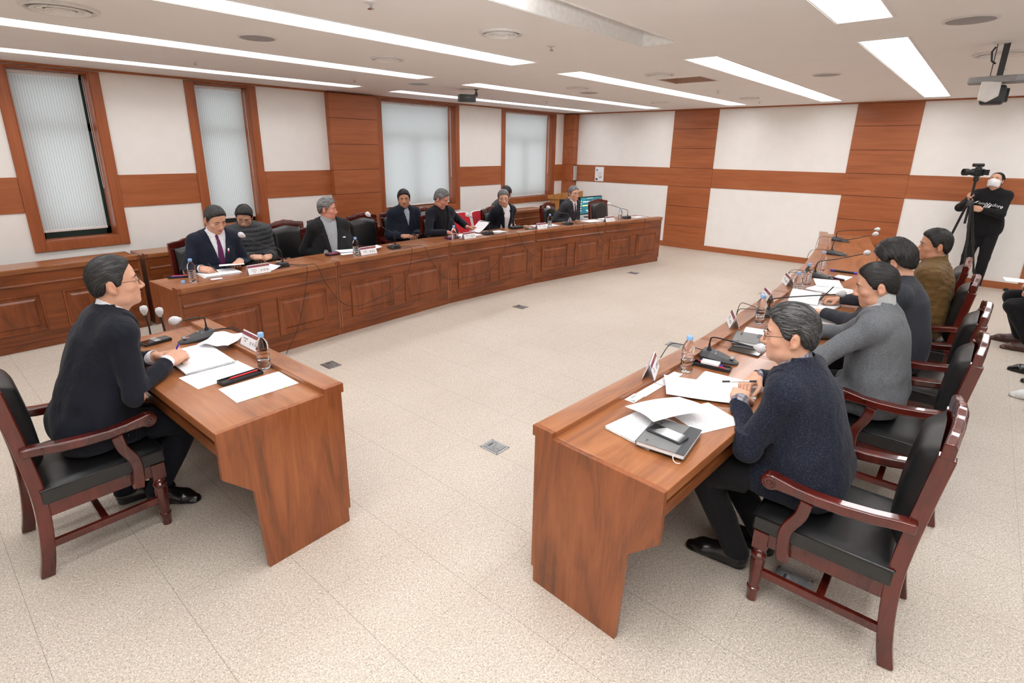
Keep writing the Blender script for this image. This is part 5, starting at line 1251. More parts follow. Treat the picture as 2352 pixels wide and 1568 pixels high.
PEOPLE['reading man'] = person('person in black suit with grey swept hair, bending over a page he turns', (5.10, 5.49, HZ), (4.955, 5.40, 1.205), rad(-88), rad(-62), rad(24), rad(3),
    hands=((5.34, 5.30, 0.80), (4.86, 5.18, 0.79)), elbows=((0.9, 0.3, -0.5), (-0.9, 0.3, -0.5)), handdir=(((0.75, -0.55, 0.0), (0.1, 0.2, 0.95)), ((0.4, -0.9, -0.05), (0, 0, 1))), curl=(0.4, 0.5), res=0.0048, skin=SKIN_R, hair=HGG, hairp=dict(SWEPT, front=0.076, vol=0.018, rough=0.002), topm=NAVY, shirt='crew', shirtm=BLACKC, trous=NAVY, bend=0.03, belly=0.03, seed=12, rest=0.756, eyes_down=True)
PEOPLE['hidden man'] = person('person in dark puffer jacket, seated behind with only back hair and shoulder showing', (6.86, 6.19, HZ+0.012), (7.13, 6.13, 1.115), rad(-50), rad(25), rad(8),
    res=0.006, hair=HB, hairp=dict(FULL, vol=0.02), top='puffer', topm=PUFF, shirt=None, trous=BLACKC, bend=0.06, seed=13, style='messy')
PEOPLE['open collar man'] = person('person in navy blazer, open white collar and glasses, grey hair parted in the middle', (6.27, 5.42, HZ), (6.135, 5.33, 1.148), rad(-94), rad(-134), rad(6), rad(3),
    hands=((6.30, 5.31, 0.67), (6.05, 5.31, 0.67)), res=0.0048, skin=SKIN, hair=HGG, hairp=dict(FULL, front=0.068, vol=0.016, rough=0.002), topm=NAVY, shirt='collar', shirtm=WHITEC, trous=NAVY, bend=0.04, belly=0.01, glasses=G1, feet=(((6.40, 5.27, 0), rad(-88)), ((6.22, 5.27, 0), rad(-92))), seed=14, style='part', vdepth=0.38)
PEOPLE['grey suit man'] = person('person in charcoal suit, violet tie and glasses beside the computer monitor', (7.65, 5.25, HZ), (7.675, 5.12, 1.15), rad(-86), rad(-104), rad(2),
    hands=((7.78, 5.10, 0.67), (7.54, 5.10, 0.67)), res=0.0048, skin=SKIN, hair=HGG, hairp=dict(SWEPT, front=0.070, vol=0.012), topm=CHARC, tie=TIEV, trous=CHARC, bend=0.03, belly=0.01, glasses=GM, feet=(((7.82, 5.08, 0), rad(-84)), ((7.65, 5.08, 0), rad(-86))), seed=15)
PEOPLE['woman'] = person('person in black sweatshirt and white face mask, standing with a tripod by the back wall', (10.03, -0.12, 0.865), (9.965, -0.105, 1.508), rad(172), rad(160), rad(-22),
    hands=((9.71, -0.03, 1.14), (9.66, 0.10, 1.245)), elbows=((0.3, -0.9, -0.5), (0.4, 0.6, -0.7)), handdir=(((-0.35, 0.9, 0.1), (-0.85, -0.3, 0.1)), ((-0.5, 0.2, 0.6), (-0.6, 0.7, -0.2))), curl=(0.75, 0.85), thumb=(0.6, 0.7), res=0.006, sc=0.93, hsc=0.98, hair=HB, hairp=dict(front=0.070, side=0.0, vol=0.010, nape=-0.085, bulk=(0, -0.012, -0.002), rough=0.0015), top='sweater', topm=BLACKC, shirt=None, trous=BLACKC, shoes=SNEAK,
    feet=(((10.09, -0.20, 0), rad(172)), ((10.08, -0.03, 0), rad(165))), standing=True, bend=-0.01, seed=16, shw=0.165, mask=True)
for lbl, x, sh, tr in [('person at the right edge in black trousers and brown shoes, seated with a paper', 7.22, SHOEB, BLACKC), ('person at the right edge of whom only black shoes show', 6.22, SHOE, BLACKC), ('person at the right edge of whom only a white shoe tip shows', 5.50, SNEAK, GREYTR)]:
    dy = 0.30 if sh is SHOEB else -0.12
    person(lbl, (x, -1.15+dy, HZ), (x, -1.16+dy, 1.225), rad(90), rad(95), rad(8), res=0.007, hair=HB, hairp=SHORT, topm=CHARC, trous=tr, shoes=sh,
           feet=(((x-0.12, -0.80+dy*0.3, 0), rad(92)), ((x+0.14, -0.72+dy*0.3, 0), rad(86))), bend=0.02, seed=int(x*10))
    put_chair('mahogany chair at the right edge under the seated person with %s' % {SHOEB: 'brown shoes', SHOE: 'black shoes', SNEAK: 'white shoes'}[sh], x, -1.16+dy, 90)

# ------------------------------------------------------------------ things on the desks
TZ, LZ = 0.7425, 0.7685
def bottle(label, x, y, z=TZ, level=0.10):
    t = thing('water_bottle', label, 'bottle', (x, y, z+0.0006), group='small water bottles')
    prof = [(0.018, 0.0), (0.027, 0.002), (0.031, 0.010)]
    for i in range(5):
        h = 0.020+i*0.017; prof += [(0.0315, h), (0.0315, h+0.009), (0.0288, h+0.013)]
    prof += [(0.0315, 0.108), (0.0315, 0.128), (0.028, 0.145), (0.020, 0.160), (0.0125, 0.170), (0.0125, 0.177)]
    MB().lathe(prof, 22).build('bottle_body', BOTTLE, t, smooth=40)
    w = [(max(1e-6, r-0.0016), max(zz, 0.002)) for r, zz in prof if zz <= level]; w.append((1e-6, w[-1][1]))
    MB().lathe([(1e-6, 0.002)]+w, 22).build('water', WATER, t, smooth=40)
    MB().lathe([(0.0145, 0.174), (0.0155, 0.176), (0.0155, 0.192), (0.0135, 0.196), (1e-6, 0.1965)], 20).build('cap', LIGHTBLUE, t, smooth=40)
    return t
HOLD = mk_clear('clear acrylic holder', 0.45, (0.86, 0.84, 0.93, 1), 0.1)
def name_plate(label, x, y, rot, name, lines, z=LZ, w=0.20):
    """tent shaped plate; local x along the plate, reading side towards -y"""
    t = thing('name_plate', label, 'name plate', (x, y, z), rot, 'tent name plates')
    h, d = 0.082, 0.030
    for s in (-1, 1):
        a = math.atan2(d, h); M_ = RZ(0 if s < 0 else math.pi) @ TR(0, -d, 0.0012) @ RX(-a)
        side = 'card'
        c = MB().box(-w/2+0.002, w/2-0.002, -0.0016, -0.0006, 0.001, h+0.003, M_).build('card', BLANK, t)
        MB().box(-w/2, w/2, -0.0005, 0.0012, 0, h+0.004, M_).build('holder', HOLD, t)
        m = MB(); m.box(-w/2+0.002, w/2-0.002, -0.0021, -0.0017, h-0.021, h-0.001, M_, 0)
        v_, f_ = text_mesh('의정부시의회'[:6], 0.011, 0.0002); m.add(v_, f_, M_ @ TR(w*0.22, -0.0026, h-0.011) @ RX(math.pi/2), 1)
        v_, f_ = text_mesh(' '.join(name), 0.022, 0.0002); m.add(v_, f_, M_ @ TR(w*0.22, -0.0021, 0.028) @ RX(math.pi/2), 2)
        for i, l in enumerate(lines):
            v_, f_ = text_mesh(l, 0.0088, 0.0002); m.add(v_, f_, M_ @ TR(-w*0.24, -0.0021, 0.043-0.014*i) @ RX(math.pi/2), 3)
        m.build('print', [MAROON, GOLDI, INK, plain('grey ink', rgb(110, 110, 116), 0.7)], c)
    return t
def mic(label, x, y, rot, head, z=TZ, cable=None, led=False, sag=0.5):
    """desk microphone: the wedge points along local -y (towards the speaker)"""
    t = thing('desk_microphone', label, 'microphone', (x, y, z), rot, 'gooseneck desk microphones')
    m = MB(); vs = []
    sec = [(-0.105, 0.018, 0.010), (-0.085, 0.034, 0.016), (-0.03, 0.050, 0.030), (0.04, 0.058, 0.046), (0.078, 0.056, 0.050), (0.09, 0.052, 0.044)]
    for yy, hw, hh in sec:
        for px, pz in ((-1, 0), (1, 0), (1, 0.45), (0.72, 1), (-0.72, 1), (-1, 0.45)): vs.append((px*hw, yy, 0.0005+pz*hh))
    k = len(sec); fs = [(i*6+j, i*6+(j+1) % 6, i*6+6+(j+1) % 6, i*6+6+j) for i in range(k-1) for j in range(6)]+[tuple(range(6)), tuple(range(6*k-6, 6*k))]
    m.add(vs, fs); m.build('base', DARKP, t, bevel=0.003)
    MB().box(-0.018, 0.018, -0.086, -0.066, 0.0165, 0.0235, RX(-0.13)).build('button', GREYP, t, bevel=0.001)
    m = MB(); m.box(-0.03, -0.01, 0.01, 0.013, 0.0425, 0.0435).box(0.012, 0.028, 0.02, 0.023, 0.045, 0.0455); m.build('marking', WHITEP, t)
    if led: MB().ball((0.0, -0.05, 0.0265), 0.0025, 8).build('indicator_light', mk_emit('red led', (1, 0.05, 0.1, 1), 3), t)
    base = Vector((0, 0.055, 0.045)); H = RZ(-rot) @ (Vector(head)-Vector((x, y, z)))
    d = H-base; mid = base+Vector((0, 0, 0.10))+d*0.05
    dh = Vector((d.x, d.y, 0)); topz = max(mid.z, H.z)
    P = smooth_path([base, base+Vector((0, 0, 0.05)), base+Vector((d.x*0.06, d.y*0.06, min(0.13, max(0.08, d.z*0.6)))), base+d*0.45+Vector((0, 0, 0.045)), H-d.normalized()*0.02], 6)
    MB().tube(P, [0.006 if i < 5 else 0.0042 for i in range(len(P))], 8).lathe([(0.013, 0.0), (0.013, 0.006), (0.007, 0.02)], 14, TR(*base)).build('gooseneck', BLACKP, t, smooth=60)
    dn = (P[-1]-P[-2]).normalized(); q = dn.to_track_quat('Z', 'Y').to_matrix().to_4x4()
    m = MB(); m.lathe([(0.009, -0.012), (0.012, -0.004), (0.019, 0.004), (0.025, 0.018), (0.026, 0.030), (0.021, 0.044), (0.010, 0.053), (1e-6, 0.055)], 16, TR(*H) @ q)
    for i, v in enumerate(m.v): m.v[i] = (v[0]+0.0015*math.sin(v[2]*900+v[0]*700), v[1]+0.0015*math.sin(v[2]*800+v[1]*900), v[2])
    m.build('foam_cover', FOAM, t, smooth=70)
    if cable:
        for j, c in enumerate(cable):
            pts = [RZ(-rot) @ (Vector(p)-Vector((x, y, z))) for p in c]
            MB().tube(smooth_path([Vector((0.012-0.024*j, 0.088, 0.034))]+pts, 6), 0.0026, 6).build('cable', BLACKP, t, smooth=60)
    return t
def sheet(label, x, y, rot, w=0.21, h=0.297, z=TZ, thick=0.0006, lift=None, group='loose papers', mat=None, tabs=None, cat='paper', name='paper_sheet'):
    """lift(u, v) -> height of the sheet above the desk, u across, v up the page"""
    t = tag(MB().grid(lambda u, v: ((u-0.5)*w, (v-0.5)*h, thick+0.0006+(lift(u, v) if lift else 0)), 14, 18, thick=thick).build(name, mat or PAPER, None, (x, y, z), rot, smooth=60), label, cat, group)
    if tabs:
        for k, (u, v, c) in enumerate(tabs): MB().box((u-0.5)*w-0.006, (u-0.5)*w+0.006, (v-0.5)*h-0.008, (v-0.5)*h+0.002, thick+0.0008, thick+0.0012).build('index_tab', plain('tab '+c, {'green': rgb(150, 220, 60), 'pink': rgb(240, 160, 210), 'yellow': rgb(236, 214, 70), 'orange': rgb(240, 150, 90)}[c], 0.6), t)
    return t
def stack(label, x, y, rot, w=0.21, h=0.297, n=6, z=TZ, group='paper stacks', step=0.0016, fan=0.012):
    t = thing('paper_stack', label, 'papers', (x, y, z), rot, group); r = random.Random(int(abs(x*1000)+abs(y*777)))
    for i in range(n):
        a = r.uniform(-fan, fan)*2.2; M_ = TR(r.uniform(-fan, fan), r.uniform(-fan, fan), 0.0008+i*step) @ RZ(a)
        MB().grid(lambda u, v: ((u-0.5)*w, (v-0.5)*h, step*0.85), 2, 2, M_, thick=step*0.8).build('sheet', PAPER, t)
    return t
def pen(label, a, b, col, cap=None, r=0.0045, group='pens', name='pen'):
    a, b = Vector(a), Vector(b); d = b-a; L = d.length; q = d.to_track_quat('Z', 'Y')
    t = thing(name, label, 'pen', a, group=group); t.rotation_mode = 'QUATERNION'; t.rotation_quaternion = q
    MB().lathe([(0.0008, 0), (0.0022, 0.008), (r, 0.02), (r, L-0.002), (r*0.8, L)], 12).build('barrel', col, t, smooth=40)
    MB().lathe([(r*1.04, 0.012), (r*1.04, 0.045)], 12).lathe([(r*1.05, L-0.03), (r*1.05, L-0.001), (r*0.5, L+0.001)], 12).build('grip', cap or BLACKP, t, smooth=40)
    return t
def pen_tray(label, x, y, rot, pens, w=0.205, d=0.062, z=TZ):
    t = thing('pen_tray', label, 'pen tray', (x, y, z), rot, 'black pen trays')
    m = MB(); m.box(-w/2, w/2, -d/2, d/2, 0.0005, 0.004).box(-w/2, w/2, -d/2, -d/2+0.004, 0.004, 0.017).box(-w/2, w/2, d/2-0.004, d/2, 0.004, 0.017).box(-w/2, -w/2+0.004, -d/2+0.004, d/2-0.004, 0.004, 0.017).box(w/2-0.004, w/2, -d/2+0.004, d/2-0.004, 0.004, 0.017)
    m.box(-w/2+0.004, -w/2+0.05, -d/2+0.004, d/2-0.004, 0.004, 0.010); m.build('tray', BLACKP, t, bevel=0.002)
    return t
REDP = plain('red pen plastic', rgb(214, 36, 44), 0.3); BLUEP = plain('blue violet pen plastic', rgb(70, 52, 190), 0.3); PURP = plain('dark purple plastic', rgb(78, 26, 74), 0.3)
def phone(label, x, y, rot, z=TZ, w=0.072, h=0.150, case=False, th=0.009):
    t = thing('phone', label, 'phone', (x, y, z), rot, None)
    MB().box(-w/2, w/2, -h/2, h/2, 0.0005, th).build('casing', DARKP if not case else BLACKP, t, bevel=0.004, seg=3)
    MB().box(-w/2+0.004, w/2-0.004, -h/2+0.005, h/2-0.005, th, th+0.0006).build('screen', plain('phone glass', rgb(12, 12, 14), 0.06, 0.8), t)
    return t

# chairman's desk
bottle('water bottle on the short left desk, behind the red pen tray', 1.146, 2.632, level=0.06)
name_plate('name plate on the short left desk, behind the water bottle', 1.222, 2.915, math.radians(-90), '문석주', ['안전건설위원회', '위원장'])
mic('black desk microphone on the short left desk, foam head towards the suited man', 1.085, 3.345, math.radians(-90), (1.006, 3.355, 0.885), led=True, cable=[[(1.25, 3.32, 0.775), (1.285, 3.18, 0.772), (1.30, 3.05, 0.74)], [(1.24, 3.34, 0.776), (1.29, 3.24, 0.772), (1.305, 3.12, 0.6)]])
sheet('paper with green and pink tabs, nearest the end of the short left desk', 1.024, 2.437, math.radians(-91), group='papers on the short desk', tabs=[(1.0, 0.30, 'green'), (1.0, 0.55, 'pink'), (1.0, 0.78, 'green')])
sheet('printed paper under the left side of the red pen tray', 0.955, 2.728, math.radians(-86), z=TZ, group='papers on the short desk')
stack('open bundle of pages under the clasped hands on the short left desk', 0.962, 3.02, math.radians(-92), 0.40, 0.235, 7, TZ+0.0016, fan=0.005)
for k, (u, c) in enumerate([(0.72, 'yellow'), (0.80, 'green'), (0.66, 'orange')]): pass
sheet('creased sheet curling up before the name plate on the short left desk', 1.135, 3.13, math.radians(-60), 0.20, 0.15, TZ+0.028, lift=lambda u, v: 0.03*max(0, v-0.55)**1.3*2.2+0.010*math.sin(u*5)**2, group='papers on the short desk')
pen_tray('black tray holding a red pen on the short left desk', 1.005, 2.592, math.radians(2), [])
pen('red pen lying in the black tray on the short left desk', (0.945, 2.592, TZ+0.0155), (1.095, 2.600, TZ+0.0155), REDP, REDP)
t = phone('black folding phone case with grey strap on the short left desk', 0.900, 3.468, math.radians(-82), case=True, th=0.018)
MB().box(-0.040, 0.040, -0.018, 0.014, 0.019, 0.0215).build('strap', GREYP, t, bevel=0.002)
v_, f_ = text_mesh('EG', 0.02, 0.0003); MB().add(v_, f_, TR(0, -0.002, 0.0217) @ RZ(math.radians(90))).build('lettering', INK, t)
pen('blue pen held between the clasped hands of the suited man', (0.845, 3.00, 0.80), (0.862, 2.945, 0.875), BLUEP, BLUEP, group=None)
for k, (x, y, h, l) in enumerate([(1.02, 4.02, 0.78, 'slim floor microphone behind the short left desk, further left of two'), (1.085, 3.94, 0.77, 'slim floor microphone behind the short left desk, nearer the gooseneck')]):
    t = thing('floor_microphone', l, 'microphone', (x, y, 0), group='slim floor microphones')
    MB().lathe([(0.05, 0), (0.05, 0.012), (0.02, 0.024)], 24).build('base', BLACKP, t, smooth=40)
    MB().tube([(0, 0, 0.02), (0, 0, h-0.1), (-0.01, 0.005, h)], 0.006, 10).build('pole', BLACKP, t, smooth=60)
    MB().lathe([(0.009, -0.012), (0.013, -0.002), (0.020, 0.01), (0.024, 0.03), (0.02, 0.048), (1e-6, 0.056)], 16, TR(-0.01, 0.005, h)).build('foam_cover', FOAM, t, smooth=70)

# right hand desks
for (x, y, l, lv) in [(2.611, 0.985, 'water bottle on the nearest right desk, beside its microphone', 0.075), (3.751, 0.96, 'water bottle on the second right desk, above the glasses man head', 0.06), (4.710, 1.0-0.03, 'water bottle by the curled page on the right desks', 0.11), (5.154, 0.99, 'water bottle standing before the third right desk microphone', 0.11), (5.900, 1.03, 'water bottle farthest along the right desks', 0.12)]: bottle(l, x, y, TZ, lv)
name_plate('name plate seen edge on, on the nearest right desk ledge', 2.405, 1.085, math.radians(19), '김현주', ['의정부시', '자문위원'])
name_plate('name plate on the second right desk ledge', 3.50, 1.052, math.radians(205), '이종구', ['의정부시의회', '자문위원'], w=0.19)
name_plate('name plate third along the right desk ledges', 4.30, 1.070, math.radians(208), '정병준', ['의정부시의회', '위원'], w=0.19)
name_plate('name plate farthest along the right desk ledges, partly behind a bottle', 4.985, 1.10, math.radians(205), '윤미경', ['의정부시의회', '자문위원'], w=0.19)
mic('black desk microphone on the nearest right desk, by the tweed jacket man', 2.885, 0.918, 0.05, (2.80, 0.712, 0.895), cable=[[(2.90, 1.14, 0.775), (2.86, 1.19, 0.772), (2.80, 1.215, 0.70)]])
mic('desk microphone mostly hidden by the tweed jacket man head', 3.97, 0.912, 0.0, (4.31, 0.62, 0.90), cable=[[(3.92, 1.10, 0.776), (3.86, 1.135, 0.772), (3.84, 1.145, 0.68)], [(4.0, 1.12, 0.79), (3.93, 1.15, 0.80), (3.90, 1.16, 0.7)]])
mic('desk microphone on the third right desk by the black pen', 5.58, 0.965, -0.1, (5.985, 0.715, 0.95), cable=[[(5.50, 1.14, 0.78), (5.40, 1.20, 0.772), (5.38, 1.22, 0.62)], [(5.56, 1.16, 0.79), (5.46, 1.21, 0.772), (5.44, 1.23, 0.6)]])
mic('desk microphone second from the far end of the right desks', 7.01, 1.10, -0.12, (7.31, 0.83, 0.97), cable=[[(6.9, 1.26, 0.80), (6.80, 1.33, 0.772), (6.78, 1.35, 0.6)]])
mic('desk microphone nearest the far end of the right desks', 8.16, 1.27, -0.16, (8.26, 0.93, 0.92), cable=[[(8.0, 1.45, 0.80), (7.86, 1.47, 0.772), (7.80, 1.47, 0.6)]])
sheet('business card with a small crest, leftmost of the card row on the nearest right desk', 2.133, 1.032, math.radians(-2), 0.09, 0.05, group='cards along the nearest right desk', cat='card', name='business_card', mat=BLANK)
m = MB(); m.lathe([(0.004, 0.0016), (1e-6, 0.0018)], 10, TR(-0.03, -0.006, 0)).box(-0.036, -0.022, -0.018, -0.013, 0.0014, 0.0018).box(-0.01, 0.03, 0.008, 0.011, 0.0014, 0.0018); m.build('crest', INK, bpy.data.objects['business_card'])
sheet('long card beside the crest card on the nearest right desk', 2.268, 1.020, math.radians(-3), 0.175, 0.05, group='cards along the nearest right desk', cat='card', name='business_card', mat=BLANK)
sheet('card under the edge on name plate, with a blue corner', 2.41, 1.012, math.radians(-2), 0.10, 0.05, group='cards along the nearest right desk', cat='card', name='business_card', mat=BLANK)
sheet('card nearest the water bottle on the nearest right desk', 2.515, 1.006, math.radians(-3), 0.09, 0.05, group='cards along the nearest right desk', cat='card', name='business_card', mat=BLANK)
sheet('large blank sheet in the middle of the nearest right desk', 2.405, 0.845, math.radians(28), 0.23, 0.297, TZ+0.010, lift=lambda u, v: 0.012*math.sin(math.pi*u)+0.012*v**2, mat=BLANK, group='papers on the nearest right desk')
sheet('curled sheet lying over the phone and grey notebook', 2.05, 0.835, math.radians(62), 0.20, 0.29, TZ+0.034, lift=lambda u, v: 0.010+0.016*math.cos(3.1*(u-0.2))+0.010*math.sin(v*3), group='papers on the nearest right desk', mat=BLANK)
sheet('printed sheet under the elbow at the edge of the nearest right desk', 2.17, 0.715, math.radians(64), 0.21, 0.24, TZ, group='papers on the nearest right desk')
stack('small pile of printed pages under the writing hand', 2.575, 0.80, math.radians(4), 0.20, 0.20, 4, group='paper stacks', fan=0.004)
stack('white note pad beyond the sleeve of the tweed jacket man', 2.545, 0.648, math.radians(10), 0.12, 0.07, 6, fan=0.002)
stack('bundle of pages slipped under the grey notebook', 1.905, 0.855, math.radians(80), 0.21, 0.26, 7, fan=0.006)
def notebook(label, x, y, rot, z, w=0.19, h=0.25, th=0.020):
    t = thing('notebook', label, 'notebook', (x, y, z), rot, 'grey planners')
    MB().box(-w/2+0.004, w/2, -h/2+0.003, h/2-0.003, 0.0026, th-0.0026).build('page_block', BLANK, t)
    m = MB(); m.box(-w/2, w/2+0.003, -h/2, h/2, 0.0005, 0.0025).box(-w/2, w/2+0.003, -h/2, h/2, th-0.0025, th).box(-w/2-0.001, -w/2+0.003, -h/2, h/2, 0.0005, th); m.build('cover', plain('grey leatherette', rgb(112, 113, 113), 0.55, bump=0.15), t, bevel=0.001)
    pts = [(w/2+0.0035, -h/2-0.0005), (w/2+0.0035, h*0.5), (w/2-0.045, h*0.5), (w/2-0.05, h*0.18), (w/2-0.03, 0.0), (w/2-0.028, -h*0.25), (w/2-0.03, -h/2-0.0005)]
    MB().prism(pts, th-0.0005, th+0.0007, 2).build('dark_corner', plain('dark leatherette', rgb(54, 57, 62), 0.45), t)
    m = MB()
    for s_, py, sz in (('서울특별시', 0.06, 0.012), ('수첩', 0.035, 0.010), ('의회', -0.09, 0.009)):
        v_, f_ = text_mesh(s_, sz, 0.0002); m.add(v_, f_, TR(-w*0.30, py, th+0.0003) @ RZ(math.pi/2))
    m.build('lettering', INK, t)
    MB().tube(smooth_path([(w*0.3, -h/2+0.002, th*0.4), (w*0.34, -h/2-0.02, 0.003), (w*0.42, -h/2-0.035, 0.002), (w*0.5, -h/2-0.03, 0.002)], 4), 0.0018, 6).build('ribbon', WHITEP, t)
    return t
notebook('grey planner with dark corner under a phone on the nearest right desk', 1.868, 0.742, math.radians(96+180), TZ+0.012, 0.185, 0.235)
phone('black phone lying on the grey planner on the nearest right desk', 1.862, 0.748, math.radians(-6), TZ+0.0335)
pen_tray('black tray with pens and a white eraser box beside the nearest right bottle', 2.755, 0.905, math.radians(97), [], 0.19)
pen('red pen in the tray by the nearest right microphone', (2.765, 0.985, TZ+0.0155), (2.745, 0.835, TZ+0.0155), REDP, REDP)
pen('violet pen in the tray by the nearest right microphone', (2.780, 0.985, TZ+0.0155), (2.768, 0.85, TZ+0.0155), BLUEP, BLUEP)
tag(MB().box(-0.026, 0.026, -0.045, 0.045, 0, 0.012).build('white_box', BLANK, None, (2.752, 0.912, TZ+0.0205), math.radians(8), bevel=0.001), 'small white box lying across the pens in the right tray', 'box')
pen('white ballpoint with black ends in the fingers of the tweed jacket man', (2.435, 0.755, 0.812), (2.50, 0.612, 0.835), WHITEP, BLACKP, group=None)
phone('black tablet under the second grey planner', 3.20, 0.848, math.radians(90), TZ, 0.17, 0.25)
notebook('grey planner on a black tablet on the second right desk', 3.30, 0.885, math.radians(-80), TZ+0.0105, 0.17, 0.20)
sheet('curved white sheet beside the second grey planner', 3.53, 0.91, math.radians(10), 0.16, 0.14, TZ, lift=lambda u, v: 0.012*math.sin(u*3), mat=BLANK)
notebook('grey planner tilted open under the papers of the charcoal sweater man', 4.13, 0.62, math.radians(80), TZ+0.002, 0.17, 0.23)
stack('white pages beneath the writing hand of the charcoal sweater man', 4.50, 0.80, math.radians(-8), 0.25, 0.30, 7, fan=0.008)
sheet('page curled over into a loop on the third right desk', 4.555, 0.86, math.radians(-90), 0.20, 0.22, TZ+0.016, lift=lambda u, v: 0.075*max(0.0, math.sin(math.pi*min(1, v*1.05)))**1.5, mat=BLANK)
stack('fan of pages on the right desk, behind the loop of paper', 5.10, 0.79, math.radians(-12), 0.27, 0.26, 6, fan=0.02)
sheet('folded sheet on top of the page fan on the right desks', 5.28, 0.85, math.radians(20), 0.21, 0.20, TZ+0.012, lift=lambda u, v: 0.02*u*u)
pen('black pen writing in the hand of the charcoal sweater man', (4.505, 0.775, TZ+0.022), (4.60, 0.70, 0.885), BLACKP, BLACKP, r=0.004, group=None)
pen('thick black pen with violet band, farther of two on the right desks', (5.975, 0.975, TZ+0.0105), (5.985, 0.74, TZ+0.0105), BLACKP, BLUEP, r=0.010, name='marker_pen')
pen('thick black pen with purple band, nearer of two on the right desks', (5.63, 0.90, TZ+0.0105), (5.565, 0.78, TZ+0.0105), PURP, BLACKP, r=0.010, name='marker_pen')
sheet('small printed card beside the thick black pens', 5.73, 0.82, math.radians(-95), 0.12, 0.21, group='cards along the nearest right desk', cat='card', name='printed_card')

# left row
mat_ = [('water bottle on the left row before the purple tie man', 1.625, 4.90, 0.10), ('water bottle before the turtleneck man', 3.25, 4.90, 0.10), ('water bottle before the man reading a page', 4.63, 4.83, 0.09), ('water bottle behind the plate of the open collar man', 6.48, 4.72, 0.09), ('water bottle before the grey suit man, at the far left row end', 7.99, 4.40, 0.09)]
for l, x, y, lv in mat_: bottle(l, x, y, TZ, lv)
tag(MB().lathe([(0.0155, 0.0005), (0.0155, 0.016), (0.0135, 0.02), (1e-6, 0.0205)], 18).build('bottle_cap', LIGHTBLUE, None, (1.55, 4.91, TZ), smooth=40), 'loose light blue bottle cap on the left row desk end', 'bottle cap')
NP = [('name plate before the man in purple tie', 2.10, 4.70, 0.0, '조현일', ['의정부시의회', '운영위원회', '위원']), ('name plate before the turtleneck man', 3.30, 4.76, 0.0, '정일모', ['의정부시의회', '자치행정위원']), ('name plate before the man reading a page', 4.80, 4.74, -2, '이광희', ['도시건설위원회', '위원']), ('name plate before the open collar man', 6.14, 4.62, -6, '허준', ['도시건설위원회', '위원']), ('name plate before the grey suit man', 7.55, 4.345, -11, '최인철', ['도시건설위원회', '위원'])]
for l, x, y, a, n_, ln in NP: name_plate(l, x, y, math.radians(a), n_, ln)
FX = 4.585
mic('black desk microphone before the purple tie man, left row', 2.44, 4.96, math.radians(172), (2.14, 5.0, 1.062), cable=[[(2.50, 4.70, 0.772), (2.51, 4.60, 0.772), (2.46, 4.585, 0.55), (2.36, 4.575, 0.25), (2.20, 4.56, 0.01)], [(2.56, 4.72, 0.774), (2.62, 4.62, 0.773), (2.68, 4.60, 0.6), (2.85, 4.60, 0.36), (3.05, 4.62, 0.28), (3.3, 4.62, 0.31)]])
mic('black desk microphone before the turtleneck man, left row', 3.80, 4.98, math.radians(172), (3.52, 5.0, 1.134), cable=[[(3.80, 4.76, 0.772), (3.80, 4.64, 0.772), (3.72, 4.635, 0.5), (3.55, 4.63, 0.36), (3.3, 4.62, 0.31)], [(3.92, 4.78, 0.774), (4.00, 4.66, 0.773), (4.08, 4.645, 0.6), (4.3, 4.655, 0.36), (4.55, 4.66, 0.30)]])
mic('black desk microphone before the man reading a page, left row', 5.33, 4.92, math.radians(168), (5.07, 5.0, 1.008), cable=[[(5.36, 4.74, 0.772), (5.36, 4.61, 0.772), (5.28, 4.60, 0.5), (5.0, 4.63, 0.32), (4.55, 4.66, 0.30)], [(5.5, 4.74, 0.774), (5.58, 4.59, 0.773), (5.68, 4.565, 0.6), (5.9, 4.55, 0.42), (6.2, 4.50, 0.36)]])
mic('black desk microphone before the open collar man, left row', 6.93, 4.72, math.radians(165), (6.82, 4.98, 0.985), cable=[[(6.90, 4.5, 0.772), (6.88, 4.38, 0.772), (6.78, 4.39, 0.5), (6.5, 4.44, 0.36), (6.2, 4.50, 0.36)], [(7.08, 4.46, 0.774), (7.14, 4.33, 0.773), (7.26, 4.30, 0.55), (7.5, 4.25, 0.38), (7.7, 4.20, 0.34)]])
mic('black desk microphone at the far end of the left row', 8.30, 4.47, math.radians(160), (8.30, 4.78, 0.955), cable=[[(8.30, 4.22, 0.772), (8.28, 4.09, 0.772), (8.2, 4.10, 0.5), (7.95, 4.16, 0.36), (7.7, 4.20, 0.34)]])
pen_tray('black tray with pens at the near end of the left row', 1.60, 5.14, math.radians(-30), [], 0.17)
pen('red pen in the tray at the near end of the left row', (1.55, 5.18, TZ+0.0155), (1.66, 5.11, TZ+0.0155), REDP, REDP); pen('violet pen in the tray at the near end of the left row', (1.535, 5.155, TZ+0.0155), (1.625, 5.095, TZ+0.0155), BLUEP, BLUEP)
stack('stack of papers under the hands of the purple tie man', 1.90, 5.06, math.radians(176), 0.30, 0.25, 8, fan=0.01)
sheet('white sheet lifted by the hand of the purple tie man', 2.05, 5.13, math.radians(160), 0.21, 0.24, TZ+0.014, lift=lambda u, v: 0.02+0.03*v, mat=BLANK)
sheet('small white card before the purple tie man', 1.80, 4.86, math.radians(-8), 0.09, 0.05, cat='card', name='business_card', group='cards on the left row', mat=BLANK)
sheet('sheet curling up beside the nearest left row microphone', 2.29, 4.93, math.radians(10), 0.14, 0.20, TZ, lift=lambda u, v: 0.03*u*u, mat=BLANK)
pen('black pen in the hand of the purple tie man', (1.875, 5.00, TZ+0.02), (1.83, 5.09, 0.84), BLACKP, BLACKP, r=0.004, group=None)
pen_tray('black tray with violet and red pens before the turtleneck man', 3.09, 5.10, math.radians(-5), [], 0.15)
